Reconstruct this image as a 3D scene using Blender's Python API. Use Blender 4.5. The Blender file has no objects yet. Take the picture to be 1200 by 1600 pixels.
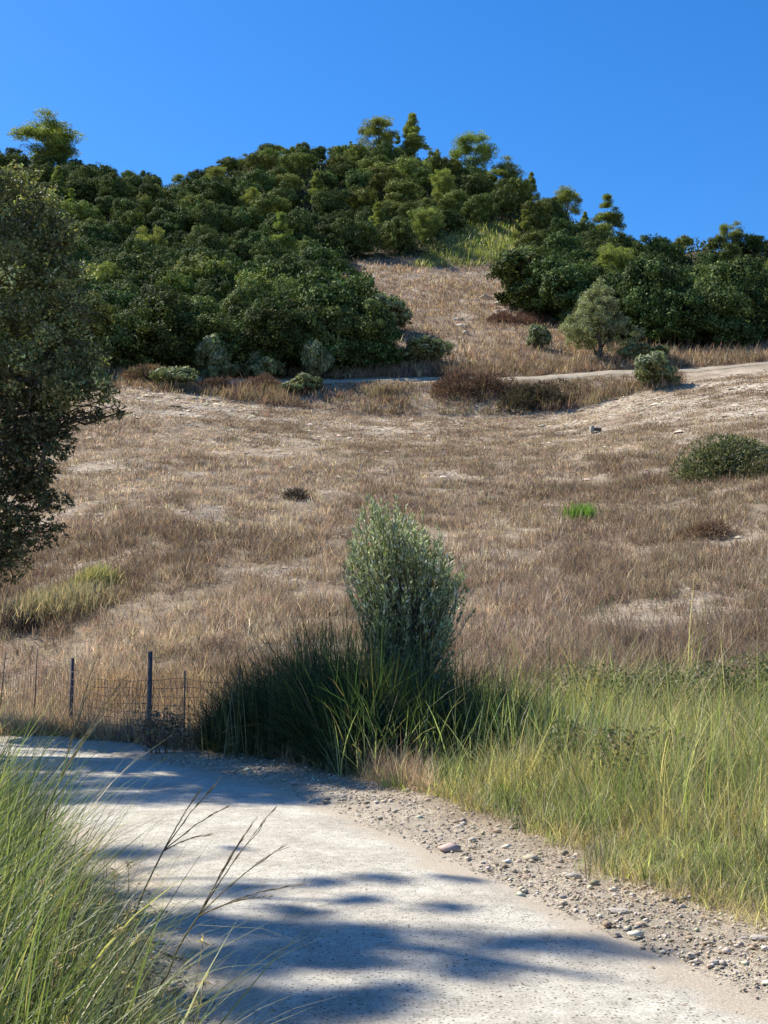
import bpy, math, random
import numpy as np
R = math.radians
sc = bpy.context.scene
C = sc.collection
rng = np.random.default_rng(7)
random.seed(7)

# ------------------------------------------------------------------ camera
F = 1900.0                       # focal length in photograph pixels (1200 x 1600)
PITCH = math.atan(200.0 / F)     # horizon lies on row 1000
CAMZ = 1.6
cam_d = bpy.data.cameras.new("camera")
cam = bpy.data.objects.new("camera", cam_d)
C.objects.link(cam)
cam.location = (0, 0, CAMZ)
cam.rotation_euler = (math.pi / 2 + PITCH, 0, 0)
cam_d.sensor_fit = 'VERTICAL'
cam_d.sensor_height = 24.0
cam_d.lens = 24.0 * F / 1600.0
cam_d.clip_start = 0.05
cam_d.clip_end = 3000
sc.camera = cam

# ------------------------------------------------------------------ sky, sun, exposure
SUN_EL = R(47)
SUN_DIR = np.array([-0.86, 0.50])           # horizontal direction towards the sun: from the left, a little ahead
SUN_DIR = SUN_DIR / np.linalg.norm(SUN_DIR)
world = bpy.data.worlds.new("World")
sc.world = world
world.use_nodes = True
wn = world.node_tree
sky = wn.nodes.new("ShaderNodeTexSky")
sky.sky_type = 'NISHITA'
sky.sun_disc = False
sky.sun_elevation = SUN_EL
sky.sun_rotation = math.atan2(SUN_DIR[0], SUN_DIR[1])
sky.altitude = 900
sky.air_density = 1.05
sky.dust_density = 0.5
sky.ozone_density = 5.0
hsv = wn.nodes.new("ShaderNodeHueSaturation")
hsv.inputs["Saturation"].default_value = 1.30
hsv.inputs["Hue"].default_value = 0.505
wn.links.new(sky.outputs[0], hsv.inputs["Color"])
wn.links.new(hsv.outputs[0], wn.nodes["Background"].inputs[0])
wn.nodes["Background"].inputs[1].default_value = 0.102

sun_d = bpy.data.lights.new("sun", 'SUN')
sun_d.energy = 4.8
sun_d.angle = R(0.53)
sun_d.color = (1.0, 0.93, 0.82)
sun = bpy.data.objects.new("sun", sun_d)
C.objects.link(sun)
from mathutils import Vector
sv = Vector((SUN_DIR[0] * math.cos(SUN_EL), SUN_DIR[1] * math.cos(SUN_EL), math.sin(SUN_EL)))
sun.rotation_euler = sv.to_track_quat('Z', 'Y').to_euler()
sun.location = (-20, 10, 40)
vs = sc.view_settings
vs.view_transform = 'Standard'
vs.look = 'None'
vs.exposure = 0.98
vs.gamma = 1.0
vs.use_curve_mapping = False
sc.cycles.max_bounces = 6
sc.cycles.transparent_max_bounces = 6

# ------------------------------------------------------------------ numeric helpers
def vnoise(x, y, seed=0):
    x = np.asarray(x, float); y = np.asarray(y, float)
    xi = np.floor(x).astype(np.int64); yi = np.floor(y).astype(np.int64)
    fx = x - xi; fy = y - yi
    fx = fx * fx * (3 - 2 * fx); fy = fy * fy * (3 - 2 * fy)
    def h(a, b):
        n = (a * 374761393 + b * 668265263 + seed * 974634777) & 0xFFFFFFFF
        n = ((n ^ (n >> 13)) * 1274126177) & 0xFFFFFFFF
        return ((n ^ (n >> 16)) & 0xFFFF) / 65535.0
    return (h(xi, yi) * (1 - fx) + h(xi + 1, yi) * fx) * (1 - fy) + (h(xi, yi + 1) * (1 - fx) + h(xi + 1, yi + 1) * fx) * fy

def fbm(x, y, seed=0, o=4):
    s = 0; a = 1; t = 0
    for i in range(o):
        s = s + a * vnoise(x * 2 ** i, y * 2 ** i, seed + i); t += a; a *= 0.5
    return s / t

def sstep(a, b, x):
    t = np.clip((x - a) / (b - a), 0, 1)
    return t * t * (3 - 2 * t)

cp, sp_ = math.cos(PITCH), math.sin(PITCH)
def ray(px, row):
    """direction of the ray through a photograph pixel, scaled so that its y is 1"""
    u = (np.asarray(px, float) - 600) / F; v = (800 - np.asarray(row, float)) / F
    dy = cp - v * sp_; dz = sp_ + v * cp
    return u / dy, dz / dy
def at(px, row, Y):
    a, b = ray(px, row)
    return np.array([a * Y, Y, CAMZ + b * Y])
def project(x, y, z):
    x = np.asarray(x, float); y = np.maximum(np.asarray(y, float), 0.3); z = np.asarray(z, float) - CAMZ
    fwd = y * cp + z * sp_; up = -y * sp_ + z * cp
    fwd = np.maximum(fwd, 0.1)
    return 600 + F * x / fwd, 800 - F * up / fwd

# ------------------------------------------------------------------ terrain height
PX = np.array([-400, 0, 100, 200, 300, 400, 500, 600, 700, 800, 900, 1000, 1100, 1200, 1500], float)
def col(*v): return np.array(v, float)
Y0 = col(27, 25, 24, 22, 20.5, 20, 19.5, 19, 19, 19, 19, 19, 19, 19, 19)
RF = col(605, 606, 606, 608, 620, 634, 646, 654, 653, 653, 645, 619, 600, 583, 560)       # top of the field, Y = 85
RT = col(587, 590, 592, 594, 596, 598, 599, 598, 597, 596, 592, 586, 580, 572, 555)       # track, Y = 92
RU = col(430, 425, 423, 422, 420, 418, 416, 414, 416, 428, 442, 455, 462, 466, 470)       # Y = 150
YR = col(200, 205, 205, 205, 205, 210, 212, 215, 210, 200, 185, 172, 166, 165, 165)
RR = col(240, 246, 258, 292, 298, 242, 246, 246, 262, 300, 350, 402, 374, 386, 400)       # ridge line
def zrow(row, Y, px): return CAMZ + ray(px, row)[1] * Y
TX = ray(PX, 600)[0]
ZF, ZT, ZU, ZR = zrow(RF, 85, PX), zrow(RT, 92, PX), zrow(RU, 150, PX), zrow(RR, YR, PX)
def Hraw(x, y):
    t = x / np.maximum(y, 12.0)
    i = lambda arr: np.interp(t, TX, arr)
    y0, yr, zf, zt, zu, zr = i(Y0), i(YR), i(ZF), i(ZT), i(ZU), i(ZR)
    ym = (y0 + 85) / 2
    z = np.where(y < y0, 0.0,
        np.where(y < 85, zf * ((y - y0) / (85 - y0)) * (0.93 + 0.07 * np.clip((y - y0) / (85 - y0), 0, 1)),
        np.where(y < 92, zf + (zt - zf) * (y - 85) / 7,
        np.where(y < 95, zt + 0.33 * (y - 92),
        np.where(y < 150, zt + 1 + (zu - zt - 1) * (y - 95) / 55,
        np.where(y < yr, zu + (zr - zu) * (y - 150) / (yr - 150), zr - 0.35 * (y - yr)))))))
    return np.maximum(z, 0.0)
def H(x, y):
    x = np.asarray(x, float); y = np.asarray(y, float)
    s = np.clip((y - 14) * 0.045, 0, 4.0)
    s = np.where((y > 80) & (y < 99), np.minimum(s, 0.7), s)
    z = 0
    for k, w in ((-1, .2), (-.5, .2), (0, .2), (.5, .2), (1, .2)):
        z = z + w * Hraw(x + 0 * y, y + k * s)
    far = sstep(24, 45, y)
    z = z + far * 0.55 * (fbm(x / 9, y / 9, 3) - 0.5)
    z = z + sstep(20, 30, y) * 0.22 * (fbm(x / 1.7, y / 1.7, 5, 3) - 0.5)
    z = z + sstep(98, 115, y) * 1.6 * (fbm(x / 14, y / 14, 9) - 0.5)
    gx, gr = project(x, y, z)                                      # the eroded gully running down the clearing
    return z
def ground_hit(px, row):
    """first point of the terrain along the rays"""
    a, b = ray(px, row); a = np.atleast_1d(a); b = np.atleast_1d(b)
    a, b = np.broadcast_arrays(a, b)
    Y = np.full(a.shape, 3.0); done = np.zeros(a.shape, bool); out = np.full(a.shape, np.nan)
    while (~done).any() and Y.min() < 240:
        z = CAMZ + b * Y
        h = H(a * Y, Y)
        hitm = (~done) & (z <= h)
        out[hitm] = Y[hitm]; done |= hitm
        Y = Y * 1.004 + 0.02
        if Y[0] > 240: break
    return np.stack([a * out, out, H(a * out, out)], -1)
def hit1(px, row):
    return ground_hit(px, row)[0]

# ------------------------------------------------------------------ object helpers
def tag(o, label=None, cat=None, group=None, kind=None):
    if label: o['label'] = label
    if cat: o['category'] = cat
    if group: o['group'] = group
    if kind: o['kind'] = kind
    return o
def mesh_np(name, V, faces, mat=None, col=None, smooth=False):
    me = bpy.data.meshes.new(name)
    V = np.ascontiguousarray(V, np.float32)
    me.vertices.add(len(V)); me.vertices.foreach_set('co', V.ravel())
    if not isinstance(faces, (list, tuple)): faces = [faces]
    faces = [np.asarray(f, np.int32) for f in faces if len(f)]
    loops = np.concatenate([f.ravel() for f in faces])
    starts = []; tot = []; off = 0
    for f in faces:
        n, k = f.shape
        starts.append(off + np.arange(n) * k); tot.append(np.full(n, k)); off += n * k
    me.loops.add(len(loops)); me.loops.foreach_set('vertex_index', loops)
    st = np.concatenate(starts).astype(np.int32); tt = np.concatenate(tot).astype(np.int32)
    me.polygons.add(len(st)); me.polygons.foreach_set('loop_start', st); me.polygons.foreach_set('loop_total', tt)
    if smooth: me.polygons.foreach_set('use_smooth', np.ones(len(st), bool))
    me.update(calc_edges=True)
    if col is not None:
        at_ = me.color_attributes.new("Col", 'FLOAT_COLOR', 'POINT')
        c4 = np.ones((len(V), 4), np.float32); c4[:, :3] = col
        at_.data.foreach_set('color', c4.ravel())
    if mat: me.materials.append(mat)
    return me
def link(name, me, parent=None, loc=None):
    o = bpy.data.objects.new(name, me); C.objects.link(o)
    if parent: o.parent = parent
    if loc is not None: o.location = loc
    return o
def empty(name, loc=(0, 0, 0), rz=0, s=1.0):
    o = bpy.data.objects.new(name, None); C.objects.link(o)
    o.location = loc; o.rotation_euler = (0, 0, rz); o.scale = (s, s, s); o.empty_display_size = 0.2
    return o
class Geo:
    """collects vertices, triangles and quads into one mesh"""
    def __init__(s): s.v = []; s.c = []; s.f3 = []; s.f4 = []; s.n = 0
    def add(s, V, f3=None, f4=None, col=None):
        s.v.append(V)
        if f3 is not None: s.f3.append(np.asarray(f3) + s.n)
        if f4 is not None: s.f4.append(np.asarray(f4) + s.n)
        if col is None: col = np.tile([0.2, 0.2, 0.2], (len(V), 1))
        s.c.append(np.broadcast_to(col, (len(V), 3))); s.n += len(V)
    def mesh(s, name, mat, smooth=False):
        fs = []
        if s.f3: fs.append(np.concatenate(s.f3))
        if s.f4: fs.append(np.concatenate(s.f4))
        return mesh_np(name, np.concatenate(s.v), fs, mat, np.concatenate(s.c), smooth)

def blades(base, h, az, lean, bend, width, color, segs=3, tipcol=None, tipw=0.05):
    """grass blades: tapered strips that arch over; all arguments per blade"""
    N = len(base); d = np.stack([np.cos(az), np.sin(az)], -1)
    tw = az + math.pi / 2 + rng.normal(0, .7, N)
    side = np.stack([np.cos(tw), np.sin(tw), np.zeros(N)], -1)
    pos = base.copy(); V = []; Cc = []
    for s in range(segs + 1):
        t = s / segs
        w = width * (1 - t ** 1.6) + width * tipw
        if s == 0: w = width * .7
        if s == segs:
            V.append(pos[:, None, :])
        else:
            V.append(np.stack([pos - side * w[:, None] / 2, pos + side * w[:, None] / 2], 1))
        cc = color if tipcol is None else color * (1 - t) + tipcol * t
        Cc.append(np.repeat(cc[:, None, :], V[-1].shape[1], 1))
        phi = lean + bend * (t + .5 / segs)
        st = h / segs
        pos = pos + np.stack([np.sin(phi) * d[:, 0] * st, np.sin(phi) * d[:, 1] * st, np.cos(phi) * st], -1)
    V = np.concatenate(V, 1); Cc = np.concatenate(Cc, 1); k = 2 * segs + 1
    off = np.arange(N)[:, None] * k
    f4 = [off + np.array([2 * s, 2 * s + 1, 2 * s + 3, 2 * s + 2]) for s in range(segs - 1)]
    f3 = off + np.array([2 * segs - 2, 2 * segs - 1, 2 * segs])
    return V.reshape(-1, 3), f3, (np.concatenate(f4) if f4 else None), Cc.reshape(-1, 3)
def rand_unit(N):
    v = rng.normal(0, 1, (N, 3)); return v / np.linalg.norm(v, axis=1)[:, None]
def leaves(P, D, length, width, color, fold=0.25, nrm=None):
    """one folded four-cornered leaf per point; D is the leaf's direction"""
    N = len(P)
    D = D / np.maximum(np.linalg.norm(D, axis=1)[:, None], 1e-6)
    S = np.cross(D, rand_unit(N) if nrm is None else nrm); S /= np.maximum(np.linalg.norm(S, axis=1)[:, None], 1e-6)
    U = np.cross(D, S)
    L = np.broadcast_to(length, (N,))[:, None]; W = np.broadcast_to(width, (N,))[:, None]
    V = np.stack([P, P + D * L * .45 + S * W / 2 + U * W * fold, P + D * L, P + D * L * .45 - S * W / 2 + U * W * fold], 1)
    f = np.arange(N)[:, None] * 4
    f3 = np.concatenate([f + [0, 1, 2], f + [0, 2, 3]])
    return V.reshape(-1, 3), f3, None, np.repeat(color[:, None, :], 4, 1).reshape(-1, 3)
def tube(geo, pts, radii, n=6, col=(0.1, 0.08, 0.06)):
    pts = np.asarray(pts, float); K = len(pts)
    T = np.gradient(pts, axis=0); T /= np.maximum(np.linalg.norm(T, axis=1)[:, None], 1e-9)
    ref = np.array([0.0, 0, 1]) if abs(T[0][2]) < .8 else np.array([1.0, 0, 0])
    A = np.cross(T, ref); A /= np.linalg.norm(A, axis=1)[:, None]; B = np.cross(T, A)
    an = np.arange(n) * 2 * math.pi / n
    V = pts[:, None, :] + np.asarray(radii)[:, None, None] * (np.cos(an)[None, :, None] * A[:, None, :] + np.sin(an)[None, :, None] * B[:, None, :])
    i = np.arange(K - 1)[:, None] * n; j = np.arange(n)[None, :]; j2 = (j + 1) % n
    f = np.stack([i + j, i + j2, i + n + j2, i + n + j], -1).reshape(-1, 4)
    V = np.concatenate([V.reshape(-1, 3), pts[-1:], pts[:1]])
    e = (K - 1) * n
    f3 = np.concatenate([np.stack([e + np.arange(n), e + (np.arange(n) + 1) % n, np.full(n, K * n)], -1),
                         np.stack([(np.arange(n) + 1) % n, np.arange(n), np.full(n, K * n + 1)], -1)])
    geo.add(V, f3, f, np.array(col))
def vary(base, N, amt=0.2, hue=0.06):
    b = np.tile(np.asarray(base, float), (N, 1))
    b = b * np.exp(rng.normal(0, amt, (N, 1))) * np.exp(rng.normal(0, hue, (N, 3)))
    return np.clip(b, 0.004, 0.9)
def mixc(cols, N, p=None, amt=.18, hue=.05):
    cols = np.asarray(cols, float); k = rng.choice(len(cols), N, p=p)
    return np.clip(cols[k] * np.exp(rng.normal(0, amt, (N, 1))) * np.exp(rng.normal(0, hue, (N, 3))), .004, .9)

# ------------------------------------------------------------------ materials
def new_mat(name):
    m = bpy.data.materials.new(name); m.use_nodes = True
    return m, m.node_tree, m.node_tree.nodes["Principled BSDF"]
def leaf_mat(name, trans=.3, rough=.6, spec=.25, objvar=0.0, bright=1.0, tint=(1.0, 1.1, .55)):
    m, nt, p = new_mat(name); N = nt.nodes; L = nt.links
    a = N.new("ShaderNodeAttribute"); a.attribute_name = "Col"
    col = a.outputs["Color"]
    if objvar:
        oi = N.new("ShaderNodeObjectInfo"); h = N.new("ShaderNodeHueSaturation")
        mr = N.new("ShaderNodeMapRange"); mr.inputs[3].default_value = 1 - objvar; mr.inputs[4].default_value = 1 + objvar
        L.new(oi.outputs["Random"], mr.inputs[0]); L.new(mr.outputs[0], h.inputs["Value"])
        m2 = N.new("ShaderNodeMath"); m2.operation = 'MULTIPLY'; m2.inputs[1].default_value = 7.31
        m3 = N.new("ShaderNodeMath"); m3.operation = 'FRACT'
        mr2 = N.new("ShaderNodeMapRange"); mr2.inputs[3].default_value = .475; mr2.inputs[4].default_value = .515
        L.new(oi.outputs["Random"], m2.inputs[0]); L.new(m2.outputs[0], m3.inputs[0]); L.new(m3.outputs[0], mr2.inputs[0])
        L.new(mr2.outputs[0], h.inputs["Hue"]); L.new(col, h.inputs["Color"]); col = h.outputs[0]
    L.new(col, p.inputs["Base Color"])
    p.inputs["Roughness"].default_value = rough
    p.inputs["Specular IOR Level"].default_value = spec
    if trans:
        t = N.new("ShaderNodeBsdfTranslucent"); mx = N.new("ShaderNodeMixShader"); mx.inputs[0].default_value = trans
        mm = N.new("ShaderNodeMix"); mm.data_type = 'RGBA'; mm.blend_type = 'MULTIPLY'; mm.inputs[0].default_value = 1
        mm.inputs[7].default_value = (*[c * 1.5 for c in tint], 1)
        L.new(col, mm.inputs[6]); L.new(mm.outputs[2], t.inputs[0])
        L.new(p.outputs[0], mx.inputs[1]); L.new(t.outputs[0], mx.inputs[2])
        L.new(mx.outputs[0], N["Material Output"].inputs[0])
    return m
M_oak = leaf_mat("oak_foliage", .12, .7, .08, .35)
M_pine = leaf_mat("pine_foliage", .3, .6, .2, .1)
M_leaf = leaf_mat("near_foliage", .25, .55, .22)
M_olive = leaf_mat("olive_foliage", .15, .5, .4, tint=(1, 1.1, .7))
M_grass = leaf_mat("green_blades", .4, .5, .35)
M_dry = leaf_mat("dry_blades", .25, .8, .1, tint=(1.0, .9, .7))
M_shrub = leaf_mat("shrub_foliage", .2, .6, .2)
def bark_mat(name, c1, c2, scale=12):
    m, nt, p = new_mat(name); N = nt.nodes; L = nt.links
    tc = N.new("ShaderNodeTexCoord"); mp = N.new("ShaderNodeMapping"); mp.inputs["Scale"].default_value = (scale, scale, scale * .25)
    n = N.new("ShaderNodeTexNoise"); n.inputs["Scale"].default_value = 1.0; n.inputs["Detail"].default_value = 8
    r = N.new("ShaderNodeValToRGB"); r.color_ramp.elements[0].color = (*c1, 1); r.color_ramp.elements[1].color = (*c2, 1)
    r.color_ramp.elements[0].position = .35; r.color_ramp.elements[1].position = .65
    b = N.new("ShaderNodeBump"); b.inputs["Strength"].default_value = .6; b.inputs["Distance"].default_value = .02
    L.new(tc.outputs["Object"], mp.inputs[0]); L.new(mp.outputs[0], n.inputs[0]); L.new(n.outputs[0], r.inputs[0])
    L.new(r.outputs[0], p.inputs["Base Color"]); L.new(n.outputs[0], b.inputs["Height"]); L.new(b.outputs[0], p.inputs["Normal"])
    p.inputs["Roughness"].default_value = .9
    return m
M_bark = bark_mat("bark", (.035, .028, .022), (.12, .10, .08))
M_barkpale = bark_mat("pale_bark", (.10, .09, .07), (.26, .23, .19))
M_post = bark_mat("weathered_post", (.03, .026, .028), (.13, .12, .13), 30)
M_stone = bark_mat("limestone", (.36, .31, .25), (.56, .50, .42), 9)
def ground_mat():
    m, nt, p = new_mat("dry_earth"); N = nt.nodes; L = nt.links
    a = N.new("ShaderNodeAttribute"); a.attribute_name = "Col"
    tc = N.new("ShaderNodeTexCoord")
    def noise(scale, det=8, rough=.6):
        n = N.new("ShaderNodeTexNoise"); n.inputs["Scale"].default_value = scale; n.inputs["Detail"].default_value = det
        n.inputs["Roughness"].default_value = rough; L.new(tc.outputs["Object"], n.inputs["Vector"]); return n
    n1 = noise(1.1); n2 = noise(14, 10, .7); n3 = noise(60, 4, .7)
    def mapr(src, lo, hi, a0=.3, b0=.7):
        r = N.new("ShaderNodeMapRange"); r.inputs[1].default_value = a0; r.inputs[2].default_value = b0
        r.inputs[3].default_value = lo; r.inputs[4].default_value = hi; L.new(src, r.inputs[0]); return r.outputs[0]
    cur = a.outputs["Color"]
    for n, lo, hi in ((n1, .72, 1.25), (n2, .6, 1.35), (n3, .7, 1.3)):
        v = N.new("ShaderNodeVectorMath"); v.operation = 'SCALE'
        L.new(cur, v.inputs[0]); L.new(mapr(n.outputs[0], lo, hi), v.inputs["Scale"]); cur = v.outputs[0]
    L.new(cur, p.inputs["Base Color"]); p.inputs["Roughness"].default_value = .95; p.inputs["Specular IOR Level"].default_value = .1
    add = N.new("ShaderNodeMath"); add.operation = 'ADD'; L.new(n2.outputs[0], add.inputs[0]); L.new(n3.outputs[0], add.inputs[1])
    b = N.new("ShaderNodeBump"); b.inputs["Strength"].default_value = .8; b.inputs["Distance"].default_value = .035
    L.new(add.outputs[0], b.inputs["Height"]); L.new(b.outputs[0], p.inputs["Normal"])
    return m
M_ground = ground_mat()
def road_mat():
    m, nt, p = new_mat("pale_worn_road"); N = nt.nodes; L = nt.links
    tc = N.new("ShaderNodeTexCoord")
    def noise(scale, det=8, rough=.6):
        n = N.new("ShaderNodeTexNoise"); n.inputs["Scale"].default_value = scale; n.inputs["Detail"].default_value = det
        n.inputs["Roughness"].default_value = rough; L.new(tc.outputs["Object"], n.inputs["Vector"]); return n
    big = noise(1.6, 7, .65); mid = noise(9, 8, .7); fine = noise(70, 6, .75)
    r1 = N.new("ShaderNodeValToRGB"); e = r1.color_ramp.elements
    e[0].position = .36; e[0].color = (.43, .39, .315, 1); e[1].position = .62; e[1].color = (.585, .55, .455, 1)
    L.new(big.outputs[0], r1.inputs[0])
    cur = r1.outputs[0]
    for n, a0, b0, lo, hi in ((mid, .3, .7, .74, 1.16), (fine, .32, .62, .55, 1.14)):
        r = N.new("ShaderNodeMapRange"); r.inputs[1].default_value = a0; r.inputs[2].default_value = b0
        r.inputs[3].default_value = lo; r.inputs[4].default_value = hi; L.new(n.outputs[0], r.inputs[0])
        v = N.new("ShaderNodeVectorMath"); v.operation = 'SCALE'; L.new(cur, v.inputs[0]); L.new(r.outputs[0], v.inputs["Scale"]); cur = v.outputs[0]
    vo = N.new("ShaderNodeTexVoronoi"); vo.inputs["Scale"].default_value = 55; L.new(tc.outputs["Object"], vo.inputs["Vector"])
    sep = N.new("ShaderNodeSeparateColor"); L.new(vo.outputs["Color"], sep.inputs[0])
    g = N.new("ShaderNodeMath"); g.operation = 'GREATER_THAN'; g.inputs[1].default_value = .80; L.new(sep.outputs[0], g.inputs[0])
    ls = N.new("ShaderNodeMath"); ls.operation = 'LESS_THAN'; ls.inputs[1].default_value = .42; L.new(vo.outputs["Distance"], ls.inputs[0])
    mu = N.new("ShaderNodeMath"); mu.operation = 'MULTIPLY'; L.new(g.outputs[0], mu.inputs[0]); L.new(ls.outputs[0], mu.inputs[1])
    mx = N.new("ShaderNodeMix"); mx.data_type = 'RGBA'; L.new(mu.outputs[0], mx.inputs[0]); L.new(cur, mx.inputs[6]); mx.inputs[7].default_value = (.16, .145, .12, 1)
    at2 = N.new("ShaderNodeAttribute"); at2.attribute_name = "Col"
    dr = N.new("ShaderNodeMath"); dr.operation = 'MULTIPLY_ADD'; dr.inputs[1].default_value = 1.6; dr.inputs[2].default_value = -1.25
    L.new(mid.outputs[0], dr.inputs[0])
    sm = N.new("ShaderNodeMath"); sm.operation = 'MULTIPLY_ADD'; sm.inputs[1].default_value = 1.7; sm.use_clamp = True
    sp3 = N.new("ShaderNodeSeparateColor"); L.new(at2.outputs["Color"], sp3.inputs[0]); L.new(sp3.outputs[0], sm.inputs[0]); L.new(dr.outputs[0], sm.inputs[2])
    dust = N.new("ShaderNodeValToRGB"); dust.color_ramp.elements[0].color = (.28, .225, .16, 1); dust.color_ramp.elements[1].color = (.56, .49, .38, 1)
    dust.color_ramp.elements[0].position = .3; dust.color_ramp.elements[1].position = .68; L.new(fine.outputs[0], dust.inputs[0])
    mx2 = N.new("ShaderNodeMix"); mx2.data_type = 'RGBA'; L.new(sm.outputs[0], mx2.inputs[0]); L.new(mx.outputs[2], mx2.inputs[6]); L.new(dust.outputs[0], mx2.inputs[7])
    L.new(mx2.outputs[2], p.inputs["Base Color"]); p.inputs["Roughness"].default_value = .9; p.inputs["Specular IOR Level"].default_value = .2
    b = N.new("ShaderNodeBump"); b.inputs["Strength"].default_value = .75; b.inputs["Distance"].default_value = .012
    ad = N.new("ShaderNodeMath"); ad.operation = 'ADD'; L.new(fine.outputs[0], ad.inputs[0]); L.new(mid.outputs[0], ad.inputs[1])
    L.new(ad.outputs[0], b.inputs["Height"]); L.new(b.outputs[0], p.inputs["Normal"])
    return m
M_road = road_mat()
def plain(name, c, rough=.7, metal=0):
    m, nt, p = new_mat(name); N = nt.nodes; L = nt.links
    tc = N.new("ShaderNodeTexCoord"); n = N.new("ShaderNodeTexNoise"); n.inputs["Scale"].default_value = 25; n.inputs["Detail"].default_value = 6
    r = N.new("ShaderNodeValToRGB"); r.color_ramp.elements[0].color = (*[x * .55 for x in c], 1); r.color_ramp.elements[1].color = (*[min(1, x * 1.35) for x in c], 1)
    L.new(tc.outputs["Object"], n.inputs[0]); L.new(n.outputs[0], r.inputs[0]); L.new(r.outputs[0], p.inputs["Base Color"])
    p.inputs["Roughness"].default_value = rough; p.inputs["Metallic"].default_value = metal
    return m
M_rust = plain("rusty_wire", (.17, .11, .08), .8, .1)
M_concrete = plain("concrete", (.36, .32, .26), .9)

# ------------------------------------------------------------------ road plan (world metres)
ROAD_R = np.array([(7, -6), (4.6, -1), (3.3, 2), (2.35, 4), (1.80, 5.6), (1.43, 6.35), (1.0, 7.6), (.48, 9.2), (-.24, 11.2), (-.9, 12.9), (-1.9, 15.0), (-3.4, 17.1), (-5.2, 18.9), (-7.4, 20.6), (-10.5, 22), (-16, 23.5), (-24, 24)], float)
ROAD_L = np.array([(4.2, -7), (2.0, -2), (.7, 1.4), (-.2, 3.6), (-.78, 5.3), (-1.02, 6.0), (-1.38, 7.2), (-1.9, 8.7), (-2.55, 10.1), (-3.3, 11.5), (-4.3, 13.2), (-5.7, 15.0), (-7.3, 16.4), (-9.2, 17.6), (-11.8, 18.7), (-16.5, 19.8), (-24, 20.3)], float)
GRASS_E = np.array([(9, -6), (6.2, -1), (4.4, 2), (3.1, 4.4), (2.13, 6.75), (1.75, 7.5), (1.33, 8.7), (.98, 10.3), (.62, 12.2), (-.3, 14.2), (-1.2, 15.9), (-2.1, 17.0), (-3.2, 18.3), (-5.3, 20.2)], float)
def resample(P, n):
    d = np.r_[0, np.cumsum(np.linalg.norm(np.diff(P, axis=0), axis=1))]
    # smooth with Catmull-like densification
    t = np.linspace(0, d[-1], n); Q = np.stack([np.interp(t, d, P[:, 0]), np.interp(t, d, P[:, 1])], -1)
    k = max(3, n // 40) | 1
    pad = np.pad(Q, ((k // 2, k // 2), (0, 0)), mode='edge')
    return np.stack([np.convolve(pad[:, i], np.ones(k) / k, 'valid') for i in (0, 1)], -1)
RRs, RLs, GEs = resample(ROAD_R, 500), resample(ROAD_L, 500), resample(GRASS_E, 500)
def side_dist(x, y, line):
    """signed distance to a line running away from the camera: positive to its right"""
    x = np.asarray(x, float).ravel(); y = np.asarray(y, float).ravel(); out = np.empty(len(x))
    seg = np.gradient(line, axis=0)
    for s in range(0, len(x), 20000):
        X = x[s:s + 20000, None] - line[None, :, 0]; Y = y[s:s + 20000, None] - line[None, :, 1]
        D = X * X + Y * Y; k = D.argmin(1); r = np.arange(len(k))
        cr = seg[k, 1] * X[r, k] - seg[k, 0] * Y[r, k]
        out[s:s + 20000] = np.sqrt(D[r, k]) * np.sign(cr)
    return out

# ------------------------------------------------------------------ masks painted by place
BARE = [(330, 640, 160, 22, 1), (215, 622, 70, 14, .9), (170, 735, 60, 12, .8), (450, 690, 200, 18, .45), (640, 668, 150, 15, .7), (1060, 640, 190, 30, 1.), (1150, 600, 90, 22, 1),
        (900, 664, 80, 18, .9), (1090, 680, 60, 15, .6), (850, 880, 90, 20, .75), (1110, 940, 110, 40, .6), (1000, 955, 90, 22, .7), (1170, 860, 60, 25, .4), (600, 735, 50, 8, .6),
        (725, 520, 22, 70, .5), (790, 478, 40, 18, .7), (470, 770, 40, 12, .4), (700, 430, 110, 14, .45), (900, 555, 60, 14, .5), (330, 318, 40, 14, .9), (870, 790, 60, 8, .3)]
def bare_mask(x, y, z):
    px, row = project(x, y, z)
    m = np.zeros(px.shape)
    for cx, cy, rx, ry, s in BARE:
        m = np.maximum(m, s * np.exp(-(((px - cx) / rx) ** 2 + ((row - cy) / ry) ** 2)))
    n = fbm(x / 4.5, y / 2.2, 21) ; n2 = fbm(x / 1.8, y / .8, 31, 3)
    m = m * sstep(.36, .62, n * .5 + n2 * .5) * 1.35
    m = np.maximum(m, .5 * sstep(.56, .70, fbm(x / 3.0, y / 1.8, 77, 5)))
    return np.clip(m, 0, 1), px, row
def poly_in(px, row, P):
    P = np.asarray(P, float); px = np.asarray(px); row = np.asarray(row); r = np.zeros(px.shape, bool); j = len(P) - 1
    for i in range(len(P)):
        xi, yi = P[i]; xj, yj = P[j]
        c = ((yi > row) != (yj > row)) & (px < (xj - xi) * (row - yi) / ((yj - yi) + 1e-9) + xi)
        r ^= c; j = i
    return r
WOOD_L = [(-600, 583), (190, 583), (420, 588), (500, 588), (588, 584), (578, 560), (535, 540), (512, 515), (505, 480), (500, 450), (500, 424), (550, 408), (690, 400), (700, 372), (725, 356), (830, 352), (840, 330), (900, 330), (900, 200), (-600, 150)]
WOOD_R = [(800, 470), (815, 483), (860, 500), (905, 530), (1035, 548), (1110, 548), (1170, 540), (1220, 536), (1700, 520), (1700, 300), (1000, 330), (840, 250), (815, 350), (815, 420)]
def in_wood(px, row, y): return (poly_in(px, row, WOOD_L) | poly_in(px, row, WOOD_R)) & (y > 93)

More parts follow.
